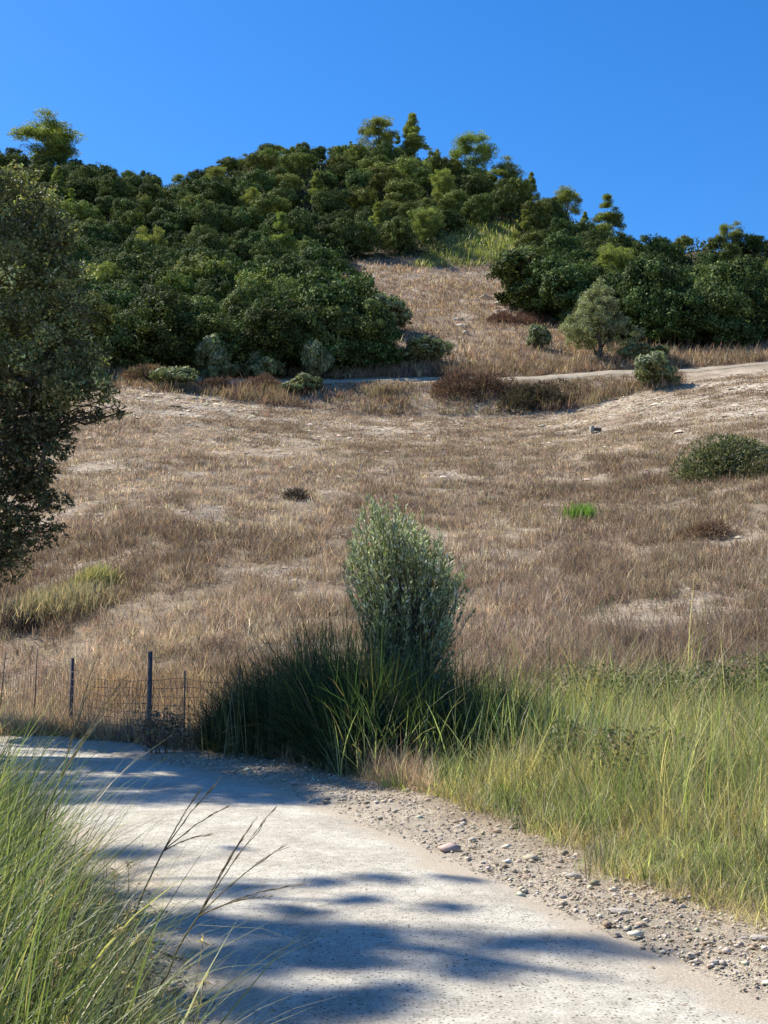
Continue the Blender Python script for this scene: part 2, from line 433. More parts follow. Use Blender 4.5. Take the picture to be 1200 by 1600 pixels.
def GH(x, y):
    x = np.asarray(x, float); y = np.asarray(y, float)
    off = np.maximum(side_dist(x, y, RRs), -side_dist(x, y, RLs)).reshape(x.shape)
    nz = (fbm(x / .6, y / .6, 41, 2) - .5) * .045
    return H(x, y) + np.where(y < 23.5, np.where(off < 0, -.03, 0) + sstep(0.0, .5, off) * .02 + nz * sstep(-.1, .4, off), 0)
# ------------------------------------------------------------------ ground sheet
def axis(parts):
    a = [np.array([parts[0][0]])]
    for s, e, n in parts: a.append(np.linspace(s, e, n + 1)[1:])
    return np.concatenate(a)
gx = axis([(-900, -200, 10), (-200, -90, 22), (-90, -40, 60), (-40, -12, 70), (-12, 12, 150), (12, 40, 70), (40, 90, 60), (90, 200, 22), (200, 900, 10)])
gy = axis([(-900, -60, 8), (-60, -6, 18), (-6, 3, 30), (3, 24, 190), (24, 60, 120), (60, 84, 60), (84, 100, 40), (100, 240, 130), (240, 420, 20), (420, 1500, 10)])
GX, GY = np.meshgrid(gx, gy)
GZ = H(GX, GY)
near = (GY < 24) & (GY > -6) & (np.abs(GX) < 40)
nz = (fbm(GX / .6, GY / .6, 41, 2) - .5) * .045
xs, ys = GX[near], GY[near]
dR, dL = side_dist(xs, ys, RRs), side_dist(xs, ys, RLs)
off_road = np.maximum(dR, -dL)                     # > 0 outside the road
prof = np.where(off_road < 0, -.03, 0) + sstep(0.0, .5, off_road) * .02 + sstep(.4, 3, off_road) * .12 * 0
GZ[near] += prof + nz[near] * sstep(-.1, .4, off_road)
bm, PXg, ROWg = bare_mask(GX, GY, GZ)
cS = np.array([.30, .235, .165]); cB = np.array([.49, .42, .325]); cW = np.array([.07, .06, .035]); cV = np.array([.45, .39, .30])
mottle = fbm(GX / 6, GY / 6, 51)[..., None]  # random tone variation of the earth and wood floor
colr = (cS * (1 - .35 * mottle) * 1.15) * (1 - bm[..., None]) + cB * bm[..., None]
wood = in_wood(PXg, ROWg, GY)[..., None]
dR_all = np.full(GX.shape, 9.0); dR_all[near] = off_road
verge = (1 - sstep(.5, 1.3, dR_all))[..., None]
colr = colr * (1 - verge) + cV * verge
nearg = ((GY < 26) & (dR_all > 1.0))[..., None]
colr = np.where(nearg, colr * .75, colr)
colr = np.where(wood, cW * (0.8 + .6 * mottle), colr)
green = poly_in(PXg, ROWg, [(640, 418), (700, 415), (760, 415), (830, 380), (830, 345), (720, 350), (690, 380)])[..., None] & (GY > 93)[..., None]
colr = np.where(green, np.array([.16, .17, .06]), colr)
ny, nx = GX.shape
idx = np.arange(ny * nx).reshape(ny, nx)
fq = np.stack([idx[:-1, :-1], idx[:-1, 1:], idx[1:, 1:], idx[1:, :-1]], -1).reshape(-1, 4)
g = link("hillside_ground", mesh_np("hillside_ground", np.stack([GX, GY, GZ], -1).reshape(-1, 3), fq, M_ground, colr.reshape(-1, 3), True))
tag(g, kind='structure')

# road sheet
NR, NW = 520, 44
a = resample(ROAD_R, NR); b = resample(ROAD_L, NR)
ww = np.linspace(0, 1, NW)[None, :, None]
P2 = a[:, None, :] * (1 - ww) + b[:, None, :] * ww
prof = -.035 * (np.abs(ww[..., 0] - .5) * 2) ** 6 + .018
zz = prof + .016 * (fbm(P2[..., 0] / .8, P2[..., 1] / .8, 61, 3) - .5) + 0 * P2[..., 0]
zz = zz + np.maximum(H(P2[..., 0], P2[..., 1]), 0)
# ragged border
jit = .45 * (fbm(P2[..., 0] * 1.6, P2[..., 1] * 1.6, 71, 3) - .5)
edge = (np.abs(ww[..., 0] - .5) * 2) ** 4
P2[..., 0] += jit * edge
cross = np.abs(ww[..., 0] - .5) * 2 + 0 * P2[..., 0]
drift = sstep(.62, 1.0, cross + .5 * (fbm(P2[..., 0] * 2.2, P2[..., 1] * 2.2, 123, 4) - .5))
rcol = np.repeat(drift[..., None], 3, -1).reshape(-1, 3)
idx = np.arange(NR * NW).reshape(NR, NW)
fq = np.stack([idx[:-1, :-1], idx[1:, :-1], idx[1:, 1:], idx[:-1, 1:]], -1).reshape(-1, 4)[:, ::-1]
rd = link("road", mesh_np("road", np.concatenate([P2, zz[..., None]], -1).reshape(-1, 3), fq[:, ::-1], M_road, rcol, True))
tag(rd, kind='structure')

# dirt track along the top of the bank
tx = np.linspace(-60, 70, 300)
ty = 92.3 + .5 * np.sin(tx / 6) + .3 * np.sin(tx / 2.3)
tw = np.linspace(0, 1, 8)
TXX = np.repeat(tx[:, None], 8, 1); TYY = ty[:, None] + tw[None] * 1.9
TZ = H(TXX, TYY) + .12 - .1 * (np.abs(tw[None] - .5) * 2) ** 4
idx = np.arange(300 * 8).reshape(300, 8)
fq = np.stack([idx[:-1, :-1], idx[1:, :-1], idx[1:, 1:], idx[:-1, 1:]], -1).reshape(-1, 4)
tk = link("dirt_track", mesh_np("dirt_track", np.stack([TXX, TYY, TZ], -1).reshape(-1, 3), fq, M_ground, np.tile([.38, .32, .235], (2400, 1)), True))
tag(tk, kind='structure')

# ------------------------------------------------------------------ dry field weeds (uncountable)
def scatter(n, y0, y1, p, tmax=.46, tmin=None):
    """points with density falling as y^-p per square metre, in a fan that is wider than the view"""
    u = rng.random(n); q = 2 - p
    y = (y0 ** q + u * (y1 ** q - y0 ** q)) ** (1 / q)
    t = rng.uniform(-tmax if tmin is None else tmin, tmax, n)
    return t * y, y
def tufts(x, y, nb, hgt, colors, spread, wfac, seg=2, zoff=-.02, leanmax=.9, minw=.006, p=None, hrand=.35, lsd=.4, camt=.2):
    n = len(x); z = H(x, y) + zoff
    tc = mixc(colors, n, p, camt)
    B = np.repeat(np.stack([x, y, z], -1), nb, 0); N = len(B)
    B[:, :2] += rng.normal(0, 1, (N, 2)) * np.repeat(np.broadcast_to(spread, (n,)), nb)[:, None]
    h = np.repeat(np.broadcast_to(hgt, (n,)), nb) * np.exp(rng.normal(0, hrand, N))
    az = rng.uniform(0, 2 * math.pi, N); lean = np.abs(rng.normal(0, lsd, N)).clip(0, leanmax); bend = rng.uniform(.1, .9, N)
    w = np.maximum(minw, wfac * B[:, 1]) * rng.uniform(.6, 1.3, N)
    c = np.repeat(tc, nb, 0) * np.exp(rng.normal(0, .15, (N, 1)))
    return blades(B, h, az, lean, bend, w, c, seg)
x, y = scatter(95000, 18.5, 86.5, 1.25)
z = H(x, y); bmk, px, row = bare_mask(x, y, z)
dens = 1 - .85 * bmk; dens *= .14 + .95 * sstep(.34, .58, fbm(x / 1.0, y / 1.2, 12, 4))
dR, = (side_dist(x, y, RRs),)
inroad = (side_dist(x, y, RRs) < .25) & (side_dist(x, y, RLs) > -1)
keep = (rng.random(len(x)) < dens) & ~inroad & (y > 17.5) & (side_dist(x, y, GEs) > .2)
x, y, px, row, bmk = x[keep], y[keep], px[keep], row[keep], bmk[keep]
G = Geo()
DRYC = [(.30, .235, .17), (.225, .178, .132), (.39, .33, .235), (.175, .14, .11), (.33, .28, .225), (.47, .41, .30)]
patch = fbm(x / 5, y / 6, 88)
hg = np.interp(y, [19, 30, 45, 65, 86], [.34, .28, .21, .15, .11]) * (0.55 + .9 * patch) * (1 - .5 * bmk)
for k in range(2):
    m = (patch < .5) if k == 0 else (patch >= .5)
    pr = [.2, .1, .25, .05, .2, .2] if k == 0 else [.3, .25, .1, .15, .15, .05]
    V, f3, f4, c = tufts(x[m], y[m], 13, hg[m], DRYC, .05 + .0022 * y[m], .00065, 2, p=pr, lsd=.65, leanmax=1.4, camt=.3)
    tn = fbm(V[:, 0] / 7, V[:, 1] / 9, 202, 3); tn = sstep(.35, .65, tn)[:, None]
    c = c * (np.array([1.22, 1.2, 1.22]) * tn + np.array([.80, .76, .72]) * (1 - tn))
    G.add(V, f3, f4, c)
# twiggy darker weeds in drifts, and pale straw lying flat on the bare patches
xs_, ys_ = scatter(7000, 20, 84, 1.1); dn = fbm(xs_ / 2.6, ys_ / 3.4, 101, 3); zz_ = H(xs_, ys_); b_, _, _ = bare_mask(xs_, ys_, zz_)
k_ = (rng.random(len(xs_)) < sstep(.45, .68, dn)) & (b_ < .6) & (side_dist(xs_, ys_, GEs) > .6)
xs_, ys_ = xs_[k_], ys_[k_]
V, f3, f4, c = tufts(xs_, ys_, 34, np.interp(ys_, [20, 40, 84], [.34, .30, .22]), [(.20, .145, .105), (.145, .105, .08), (.26, .20, .15), (.22, .20, .12)], .11 + .0012 * ys_, .0005, 2, lsd=.9, leanmax=1.5, camt=.25)
G.add(V, f3, f4, c)
xs_, ys_ = scatter(42000, 18, 86, 1.1); zz_ = H(xs_, ys_); k_ = (side_dist(xs_, ys_, GEs) > .4) & (side_dist(xs_, ys_, RRs) > .3); xs_, ys_, zz_ = xs_[k_], ys_[k_], zz_[k_]; n_ = len(xs_)
V, f3, f4, c = blades(np.stack([xs_, ys_, zz_ + .03], -1), rng.uniform(.15, .5, n_), rng.uniform(0, 6.28, n_), rng.uniform(1.1, 1.5, n_), rng.uniform(-.3, .2, n_), np.maximum(.005, .0006 * ys_), mixc([(.50, .42, .30), (.42, .34, .24), (.30, .23, .16)], n_, None, .25), 2)
G.add(V, f3, f4, c)
# straw coloured tall grass just behind the fence
xx = rng.uniform(-9, .5, 9000); yy = rng.uniform(0, 1, 9000) ** 1.5 * 4.5 + np.interp(xx, GEs[::-1][:, 0], GEs[::-1][:, 1]) + .35
ok = (side_dist(xx, yy, RRs) > .5); xx, yy = xx[ok], yy[ok]
V, f3, f4, c = tufts(xx, yy, 9, .30, [(.48, .37, .23), (.40, .31, .2), (.54, .44, .28), (.30, .23, .17)], .09, .0006, 3, lsd=.6, leanmax=1.3)
G.add(V, f3, f4, c)
o = link("dry_grass", G.mesh("dry_grass", M_dry)); tag(o, "brown dry grass and weeds covering the sloping field behind the fence", "dry grass", kind='stuff')

# clearing between the woods
x, y = scatter(26000, 95, 165, .6, .42, -.1)
z = H(x, y); bmk, px, row = bare_mask(x, y, z)
keep = ~in_wood(px, row, y) & (rng.random(len(x)) < 1 - .8 * bmk) & (px > 480) & (row > 402)
x, y, px, row, bmk = [q[keep] for q in (x, y, px, row, bmk)]
G = Geo()
patch = fbm(x / 7, y / 9, 89)
low = row > 545
cc = [(.30, .21, .15), (.24, .165, .12), (.38, .30, .21), (.20, .15, .12), (.44, .36, .22)]
V, f3, f4, c = tufts(x, y, 8, np.where(low, .6, .38) * (.5 + patch), cc, .3, .00065, 2, lsd=.6, leanmax=1.3, camt=.3)
G.add(V, f3, f4, c)
o = link("dry_grass", G.mesh("clearing_grass", M_dry)); tag(o, "dry brown grass on the steep clearing between the two woods", "dry grass", kind='stuff')

# green grass patch high on the slope
x, y = scatter(9000, 128, 190, .5, .25, .0)
z = H(x, y); px, row = project(x, y, z)
keep = poly_in(px, row, [(640, 420), (700, 417), (760, 417), (830, 385), (835, 345), (720, 348), (690, 380)])
x, y = x[keep], y[keep]
V, f3, f4, c = tufts(x, y, 9, .6, [(.17, .19, .05), (.24, .24, .08), (.12, .15, .05), (.30, .28, .13)], .5, .0007, 2)
G = Geo(); G.add(V, f3, f4, c)
o = link("green_grass", G.mesh("green_grass", M_grass)); tag(o, "green scrubby grass patch above the dry clearing", "grass", kind='stuff')

# bank weeds
x = rng.uniform(-42, 46, 9000); y = rng.uniform(85.6, 91.8, 9000)
z = H(x, y); px, row = project(x, y, z)
patch = fbm(x / 2.5, y / 2.5, 90)
keep = (rng.random(len(x)) < .25 + 1.1 * sstep(.35, .6, patch)) & (px < 1065) & (px > 100)
x, y, patch = x[keep], y[keep], patch[keep]
V, f3, f4, c = tufts(x, y, 11, np.interp(y, [89.5, 91], [1, .3]) * (.28 + .9 * patch ** 2), [(.22, .15, .115), (.15, .10, .08), (.30, .22, .15), (.20, .17, .09), (.34, .29, .17)], .25, .0007, 2, leanmax=.6)
G = Geo(); G.add(V, f3, f4, c)
x = rng.uniform(-42, 60, 3500); y = rng.uniform(95.2, 99, 3500); z = H(x, y); px, row = project(x, y, z)
keep = (px > 150)
V, f3, f4, c = tufts(x[keep], y[keep], 9, .55, [(.24, .18, .12), (.30, .23, .15), (.16, .13, .08)], .3, .0007, 2)
G.add(V, f3, f4, c)
o = link("bank_weeds", G.mesh("bank_weeds", M_dry)); tag(o, "tall brown dead weeds on the bank below the dirt track", "weeds", kind='stuff')

# ------------------------------------------------------------------ crowns
def crown_mesh(name, blobs, nleaf, lsize, cols, mat, out=.5, aspect=.6, sub=9, subr=.42, fill=.25, p=None, amt=.25, shell=0.0, tonev=.16, rnd=0.0, dist=(.55, .82), spiky=False):
    """leaf clumps on the surface of a set of blobs (x, y, z, r[, zscale])"""
    P = []; D = []; NR_ = []; w = np.array([b[3] ** 2 for b in blobs]); w = w / w.sum()
    CL = []
    for b, f in zip(blobs, w):
        n = int(nleaf * f); zs = b[4] if len(b) > 4 else .85
        k = max(4, int(sub * 1.0))
        cd = rand_unit(k); cd[:, 2] = np.abs(cd[:, 2]) * rng.choice([1, 1, -1], k)
        cc_ = np.array(b[:3]) + cd * b[3] * rng.uniform(dist[0], dist[1], (k, 1)) * np.array([1, 1, zs])
        r = b[3] * subr * rng.uniform(.75, 1.25, k)
        which = rng.integers(0, k, n)
        u = rand_unit(n); rad = rng.random(n) ** fill
        pts = cc_[which] + u * (r[which] * rad)[:, None] * np.array([1, 1, .8])
        if shell:
            ks = rng.random(n) < shell
            bump = 1 + .16 * np.sin(u[:, 0] * 5 + b[0] * 3) * np.sin(u[:, 1] * 6 + b[1] * 3) + .1 * np.sin(u[:, 2] * 9 + u[:, 0] * 7)
            ps = np.array(b[:3]) + u * (b[3] * bump * rng.uniform(.84, 1.0, n))[:, None] * np.array([1, 1, zs])
            pts = np.where(ks[:, None], ps, pts)
        P.append(pts)
        nn = u * .75 + cd[which] * .35 + rand_unit(n) * (1 - out + rnd); NR_.append(nn); D.append(u + rand_unit(n) * .6 if spiky else np.cross(nn, rand_unit(n)))
        tone = np.exp(rng.normal(0, tonev, k))[which]
        CL.append(mixc(cols, n, p, amt * .6) * tone[:, None])
    P = np.concatenate(P); D = np.concatenate(D); N = len(P)
    L = lsize * rng.uniform(.6, 1.3, N)
    V, f3, _, c = leaves(P, D, L, L * aspect, np.clip(np.concatenate(CL), .004, .9), .12, np.concatenate(NR_))
    return mesh_np(name, V, f3, mat, c)
def limb_path(p0, p1, k=6, wob=.08):
    p0 = np.asarray(p0, float); p1 = np.asarray(p1, float); t = np.linspace(0, 1, k)[:, None]
    Lh = np.linalg.norm(p1 - p0)
    q = p0 + (p1 - p0) * t + rng.normal(0, wob * Lh / 2, (k, 3)) * (t * (1 - t) * 4) ** .8
    q[:, 2] += .08 * Lh * np.sin(t[:, 0] * math.pi)
    return q
def trunk_mesh(name, blobs, r0, mat, h0=.3):
    G = Geo(); top = np.mean([b[:3] for b in blobs], axis=0)
    tp = limb_path((0, 0, -.25), (top[0] * .6, top[1] * .6, top[2]), 7, .06)
    tube(G, tp, np.linspace(r0, r0 * .45, 7), 7)
    for b in blobs[:9]:
        s = tp[rng.integers(1, 5)]
        tube(G, limb_path(s, b[:3], 5, .1), np.linspace(r0 * .5, r0 * .1, 5), 5)
    return G.mesh(name, mat, True)
OAKC = [(.050, .080, .024), (.034, .058, .019), (.075, .105, .032), (.115, .145, .045)]
LIGHTC = [(.12, .155, .038), (.085, .125, .032), (.17, .195, .05), (.20, .215, .06)]
oaks = []
for k in range(14):
    n = int(rng.integers(4, 9)); H0 = rng.uniform(4.0, 5.4); Rr = rng.uniform(2.1, 2.8)
    bl = [(0, 0, H0 * .58, Rr * .78)]
    for i in range(n):
        a_ = i * 2.4 + rng.uniform(0, .9); rr = Rr * rng.uniform(.3, .72); zz_ = H0 * rng.uniform(.22, .84) * (1 - .25 * rr / Rr)
        bl.append((rr * math.cos(a_), rr * math.sin(a_), zz_, Rr * rng.uniform(.38, .62)))
    oaks.append((crown_mesh("oak_crown", bl, 15000, .19, OAKC if k < 9 else LIGHTC, M_oak, sub=17, subr=.30, out=.75, shell=.12, tonev=.22, rnd=.35, amt=.4, dist=(.6, 1.0)), trunk_mesh("oak_trunk", bl, .16, M_bark)))
PINEC = [(.17, .21, .05), (.12, .16, .042), (.25, .27, .07)]
pines = []
for k in range(4):
    H0 = rng.uniform(6, 7.5); bl = []
    conic = k % 2
    for i in range(34):
        t = rng.uniform(.14, 1) ** .9; a_ = rng.uniform(0, 6.28)
        rr = (2.3 * (1 - t) + .2 if conic else 2.2 * math.sqrt(max(0, 1 - (t - .62) ** 2 / .2))) * rng.uniform(.4, 1)
        bl.append((rr * math.cos(a_), rr * math.sin(a_), H0 * t, rng.uniform(.5, .8) * (1.15 if not conic else 1.3 - .8 * t), .6))
    pines.append((crown_mesh("pine_crown", bl, 26000, .22, PINEC, M_pine, aspect=.24, sub=8, subr=.5, spiky=True, dist=(.4, 1.0), tonev=.2), trunk_mesh("pine_trunk", bl, .13, M_bark)))
shr = []
for k in range(4):
    bl = [(rng.uniform(-.6, .6), rng.uniform(-.6, .6), rng.uniform(.35, 1.0), rng.uniform(.4, .65)) for i in range(7)]
    shr.append((crown_mesh("shrub_crown", bl, 4500, .16, [(.17, .195, .095), (.13, .155, .075), (.22, .235, .125)], M_shrub, sub=8), trunk_mesh("shrub_stems", bl, .05, M_bark)))

used = set()
def plant(name, protos, k, loc, s, rz, label, cat, group=None, sz=1.0, names=('crown', 'trunk')):
    r = empty(name, loc, rz, s); r.scale = (s, s, s * sz)
    cr, tr = protos[k]
    link(names[0], cr, r); link(names[1], tr, r)
    return tag(r, label, cat, group)

# --- distinctive skyline pines
def on_ground(px, row):
    p = hit1(px, row)
    return p
def ridge_point(px, yoff=-3):
    t = ray(px, 300)[0]; yr = np.interp(t, TX, YR) + yoff
    return np.array([t * yr, yr, float(H(np.array([t * yr]), np.array([yr]))[0])])
SPOTS = []
def skyline(px, top, k, label, yoff=-3, protos=None, hk=7.0, wide=1.0, cat='tree', name='pine_tree'):
    p = ridge_point(px, yoff); protos = protos or pines
    topz = CAMZ + ray(px, top)[1] * p[1]
    s = max(.5, (topz - p[2]) / hk); wide *= 1.15
    r = plant(name, protos, k, p, s, rng.uniform(0, 6), label, cat); r.scale = (s * wide, s * wide, s); SPOTS.append((p[0], p[1], 2.0))
skyline(72, 180, 0, "big yellow green pine standing highest on the far left skyline", wide=1.5)
skyline(592, 188, 2, "broad bright pine on the summit, left of the pointed one", wide=1.1)
skyline(645, 178, 1, "slender pointed pine, the tallest at the hilltop", wide=.9)
skyline(622, 215, 3, "small pine squeezed between the two tallest summit pines", yoff=-7, wide=.8)
skyline(740, 214, 2, "round airy pine alone on the skyline right of the summit", wide=1.2)
skyline(790, 247, 0, "small pale pine just below the round airy pine on the ridge", wide=1.1)
skyline(548, 222, 3, "thin pale pine on the skyline left of the summit", wide=.7)
skyline(830, 270, 1, "little pointed pine on the falling right skyline, above the green patch", wide=.7)
skyline(885, 296, 2, "pale pine on the right slope skyline above the big round oak", wide=1.0)
skyline(950, 308, 3, "bright pine lowest on the falling ridge before the skyline gap", wide=1.1)
skyline(1140, 346, 0, "pale green pine poking above the wood at the right edge skyline", wide=1.0)

# --- forest
def wood_points(y0, y1, t0, t1, spacing, n=60000):
    x = rng.uniform(t0, t1, n); y = rng.uniform(y0, y1, n); x = x * y
    z = H(x, y); px, row = project(x, y, z)
    ok = in_wood(px, row, y) & (y < np.interp(x / y, TX, YR) + 1)
    x, y, z, px, row = [q[ok] for q in (x, y, z, px, row)]
    out = []
    for i in range(len(x)):
        s = spacing * (0.85 if y[i] < 130 else 1.0)
        if all((x[i] - a_) ** 2 + (y[i] - b_) ** 2 > (s if c_ == 0 else c_) ** 2 for a_, b_, c_ in SPOTS + out): out.append((x[i], y[i], 0))
        if len(out) > 400: break
    return out
pts = wood_points(96, 218, -.34, .36, 4.25, 14000)
print("forest trees", len(pts))
for (x_, y_, _) in pts:
    z_ = float(H(np.array([x_]), np.array([y_]))[0]); px_, row_ = project(x_, y_, z_); px_ = float(px_); row_ = float(row_)
    s = math.exp(rng.normal(.06, .17)) * float(np.interp(y_, [96, 112, 135], [1.18, 1.1, .98]))
    yr_ = float(np.interp(x_ / y_, TX, YR))
    if y_ > yr_ - 9: s *= .70
    right = px_ > 745 and row_ > 330
    crest = y_ > yr_ - 14
    if right: lab, grp = (("dark oak on the crest of the right hand wood", "oaks on the right crest") if crest else ("dense dark oak in the wood right of the dry clearing", "oaks in the right wood"))
    elif crest: lab, grp = (("dark rounded oak along the skyline left of the summit", "oaks on the left skyline") if px_ < 560 else ("dark oak crowding the summit skyline under the pines", "oaks at the summit"))
    elif row_ > 440: lab, grp = "deep green oak low in the left wood, just above the dirt track", "oaks low in the left wood"
    else: lab, grp = "green oak on the middle slope of the left wood", "oaks on the middle left slope"
    if rng.random() < (.08 if y_ > 140 else .02):
        plant('pine_tree', pines, rng.integers(0, 4), (x_, y_, z_), s * .8, rng.uniform(0, 6), "light green young pine growing among the dark oaks" + (" near the skyline" if crest else " on the slope"), 'tree', "young pines in the woods")
    else:
        plant('oak_tree', oaks, int(rng.integers(9, 14)) if rng.random() < (.6 if (350 < px_ < 1000 and row_ < 370) else .16) else int(rng.integers(0, 9)), (x_, y_, z_), s, rng.uniform(0, 6), lab, 'tree', grp, sz=rng.uniform(.85, 1.1))

# undergrowth filling the gaps between the oaks
x, y = scatter(60000, 95, 212, .6, .40)
z = H(x, y); px, row = project(x, y, z)
ok = in_wood(px, row, y) & (y < np.interp(x / y, TX, YR) + 2)
x, y, z = x[ok][:9000], y[ok][:9000], z[ok][:9000]
n = len(x); nb = 22
P = np.repeat(np.stack([x, y, z], -1), nb, 0); N = len(P)
u = rand_unit(N); rad = np.repeat(rng.uniform(.5, 1.3, n), nb)
P = P + u * rad[:, None] * np.array([1, 1, .9]); P[:, 2] += np.repeat(rng.uniform(.1, .8, n), nb)
cl = np.repeat(mixc([(.05, .07, .025), (.08, .10, .04), (.10, .11, .05)], n), nb, 0)
V, f3, _, c = leaves(P, u * .5 + rand_unit(N) * .5, .38 * rng.uniform(.6, 1.2, N), .26, cl)
o = link("undergrowth", mesh_np("undergrowth", V, f3, M_shrub, c)); tag(o, "dark green undergrowth filling the wood floor between the oaks", "undergrowth", kind='stuff')

# --- the big oaks that stand out at the edges of the woods
def spot_tree(px, row, protos, k, hpx, label, cat='tree', name='oak_tree', wide=1.0, hk=5.0, group=None, names=('crown', 'trunk')):
    p = on_ground(px, row)
    if np.isnan(p[1]): print("no ground", px, row); return
    s = hpx / F * p[1] / hk
    r = plant(name, protos, k, p, s, rng.uniform(0, 6), label, cat, group, names=names); r.scale = (s * wide, s * wide, s)
    return r
spot_tree(842, 497, oaks, 0, 140, "big round oak at the left tip of the right hand wood", wide=1.3)
spot_tree(880, 512, oaks, 3, 125, "broad oak beside the big round oak, behind the lone tree", wide=1.1)
spot_tree(1015, 545, oaks, 5, 160, "tall dark oak in shade right of the lone tree", wide=.85)
spot_tree(1125, 548, oaks, 2, 125, "domed oak at the bottom right end of the wood", wide=1.05)
spot_tree(510, 585, oaks, 4, 125, "round grey green oak by the track, left of the lowest wood corner", wide=1.0)
spot_tree(592, 582, oaks, 6, 105, "round oak at the lowest right corner of the left wood", wide=.9)
spot_tree(430, 586, oaks, 7, 130, "big dark oak behind the round olive coloured bushes by the track", wide=1.0)
spot_tree(270, 583, oaks, 1, 140, "dark oak by the track at the left end of the wood", wide=1.1)
spot_tree(345, 584, oaks, 8, 110, "dark oak behind the small bright bush beside the track", wide=1.1)
spot_tree(500, 462, oaks, 2, 100, "large oak overhanging the top left corner of the dry clearing", wide=1.1)

# --- shrubs by the track and on the bank
SH = [(340, 592, 0, 60, "small bright green bushy tree beside the track at the wood edge", .8), (405, 594, 1, 50, "rounded olive green broom bush above the bank", 1.0),
      (496, 596, 2, 62, "slim pale broom bush rising from the bank", .55), (330, 596, 3, 25, "low dull green bush left of the broom bush", 1.3),
      (470, 616, 0, 30, "wide pale green bush hanging on the bank", 1.7), (270, 606, 2, 34, "yellowish wide bush on the left end of the bank", 1.5),
      (845, 548, 1, 40, "small grey green shrub on the clearing left of the lone tree", .7), (1003, 570, 3, 38, "pale yellowish bush right of the lone tree", 1.5),
      (1020, 606, 0, 48, "dark green round shrub on the bank right of the lone tree", 1.2), (662, 572, 2, 40, "low dark bush at the foot of the wood corner", 1.5),
      (600, 520, 1, 58, "pale topped bush at the edge of the wood beside the clearing", 1.1)]
for px_, row_, k, hp, lab, wd in SH:
    spot_tree(px_, row_, shr, k, hp, lab, 'bush', 'bush', wd, 1.35, names=('foliage', 'stems'))

# lone tree on the clearing
bl = []
for i in range(40):
    t = rng.uniform(.13, 1); a_ = rng.uniform(0, 6.28); rr = 3.0 * math.sin(math.pi * min(.97, t * .8 + .17)) ** .7 * rng.uniform(.25, .95) * (1.05 - .45 * t)
    bl.append((rr * math.cos(a_), rr * math.sin(a_), .7 + 5.0 * t, rng.uniform(.55, .85), 1.1))
lone = crown_mesh("crown", bl, 26000, .17, [(.23, .25, .13), (.18, .20, .10), (.30, .31, .18)], M_shrub, aspect=.35, sub=8, subr=.42, dist=(.5, 1.0), rnd=.5)
p = on_ground(938, 567); s = 120 / F * p[1] / 5.9
r = empty('olive_tree', p, 0, s); link('crown', lone, r); link('trunk', trunk_mesh("trunk", bl, .17, M_bark), r); r.scale = (s * 1.12, s * 1.12, s)
tag(r, "lone grey green olive tree standing on the dry clearing before the right wood", "tree")

# brushy heaps: dead brambles
def heap(px_, row_, w, h, d, cols, label, name='bramble_heap', cat='brambles', n=5200, mat=None, asp=.12, ll=.45):
    p = on_ground(px_, row_)
    k = 16; cx = rng.uniform(-w / 2, w / 2, k); cy = rng.uniform(-d / 2, d / 2, k); r_ = rng.uniform(.35, .7, k) * h
    wh = rng.integers(0, k, n); u = rand_unit(n); u[:, 2] = np.abs(u[:, 2])
    X = cx[wh] + u[:, 0] * r_[wh] * 1.3; Yy = cy[wh] + u[:, 1] * r_[wh]; Zz = u[:, 2] * r_[wh] * 1.25
    Zz = Zz * (1 - .5 * (np.abs(X) / (w / 2 + h)) ** 2) + H(X + p[0], Yy + p[1]) - p[2]
    cl = mixc(cols, n)
    V, f3, _, c = leaves(np.stack([X, Yy, Zz], -1), u + rand_unit(n) * .9, ll * rng.uniform(.5, 1.3, n), ll * asp, cl)
    o = link(name, mesh_np(name, V, f3, mat or M_dry, c), None, p); return tag(o, label, cat)
heap(745, 622, 4.5, 1.9, 3, [(.11, .065, .05), (.16, .10, .075), (.08, .06, .035)], "reddish brown dead bramble heap on the bank below the track")
heap(845, 636, 4.5, 1.5, 2.5, [(.055, .055, .03), (.09, .07, .045), (.05, .045, .03)], "dark low bramble thicket at the foot of the bank, right of the brown one")
heap(810, 505, 5.5, 1.0, 3, [(.15, .09, .07), (.11, .07, .055)], "dark brown dead brambles below the big round oak on the clearing")
heap(400, 612, 7.0, 1.1, 1.5, [(.12, .08, .06), (.16, .11, .08)], "dark brown dead weeds massed on the left bank below the broom bush", n=5000)
heap(235, 598, 2.5, 1.4, 1.5, [(.2, .12, .08), (.14, .1, .07), (.18, .18, .08)], "rusty dead thistles at the left end of the bank")
heap(700, 590, 3.0, .9, 1.5, [(.14, .11, .085), (.19, .15, .1)], "grey brown scrub beside the track where the gully ends", n=2500)
# shrub on the field at the right edge
heap(1132, 742, 1.5, 1.75, 1.0, [(.11, .125, .06), (.15, .16, .075), (.07, .08, .04), (.2, .18, .1)], "dark green thorny bush alone on the field at the right edge", 'thorn_bush', 'bush', 9000, M_shrub, .35, .17)
heap(1190, 745, 1.4, 1.0, 1.5, [(.10, .10, .05), (.14, .12, .07)], "smaller dry thorn bush beside the dark one at the right edge", 'thorn_bush', 'bush', 3500, M_shrub, .3, .16)
heap(462, 782, .35, .42, .35, [(.07, .06, .045), (.05, .045, .04)], "small dark shrivelled weed in the middle of the dry field", 'dead_weed', 'weed', 700, M_dry, .08, .28)
heap(1105, 800 + 40, .9, .5, .6, [(.13, .09, .06), (.18, .12, .08)], "low dark tuft on the right part of the field", 'dead_weed', 'weed', 900, M_dry, .08, .3)
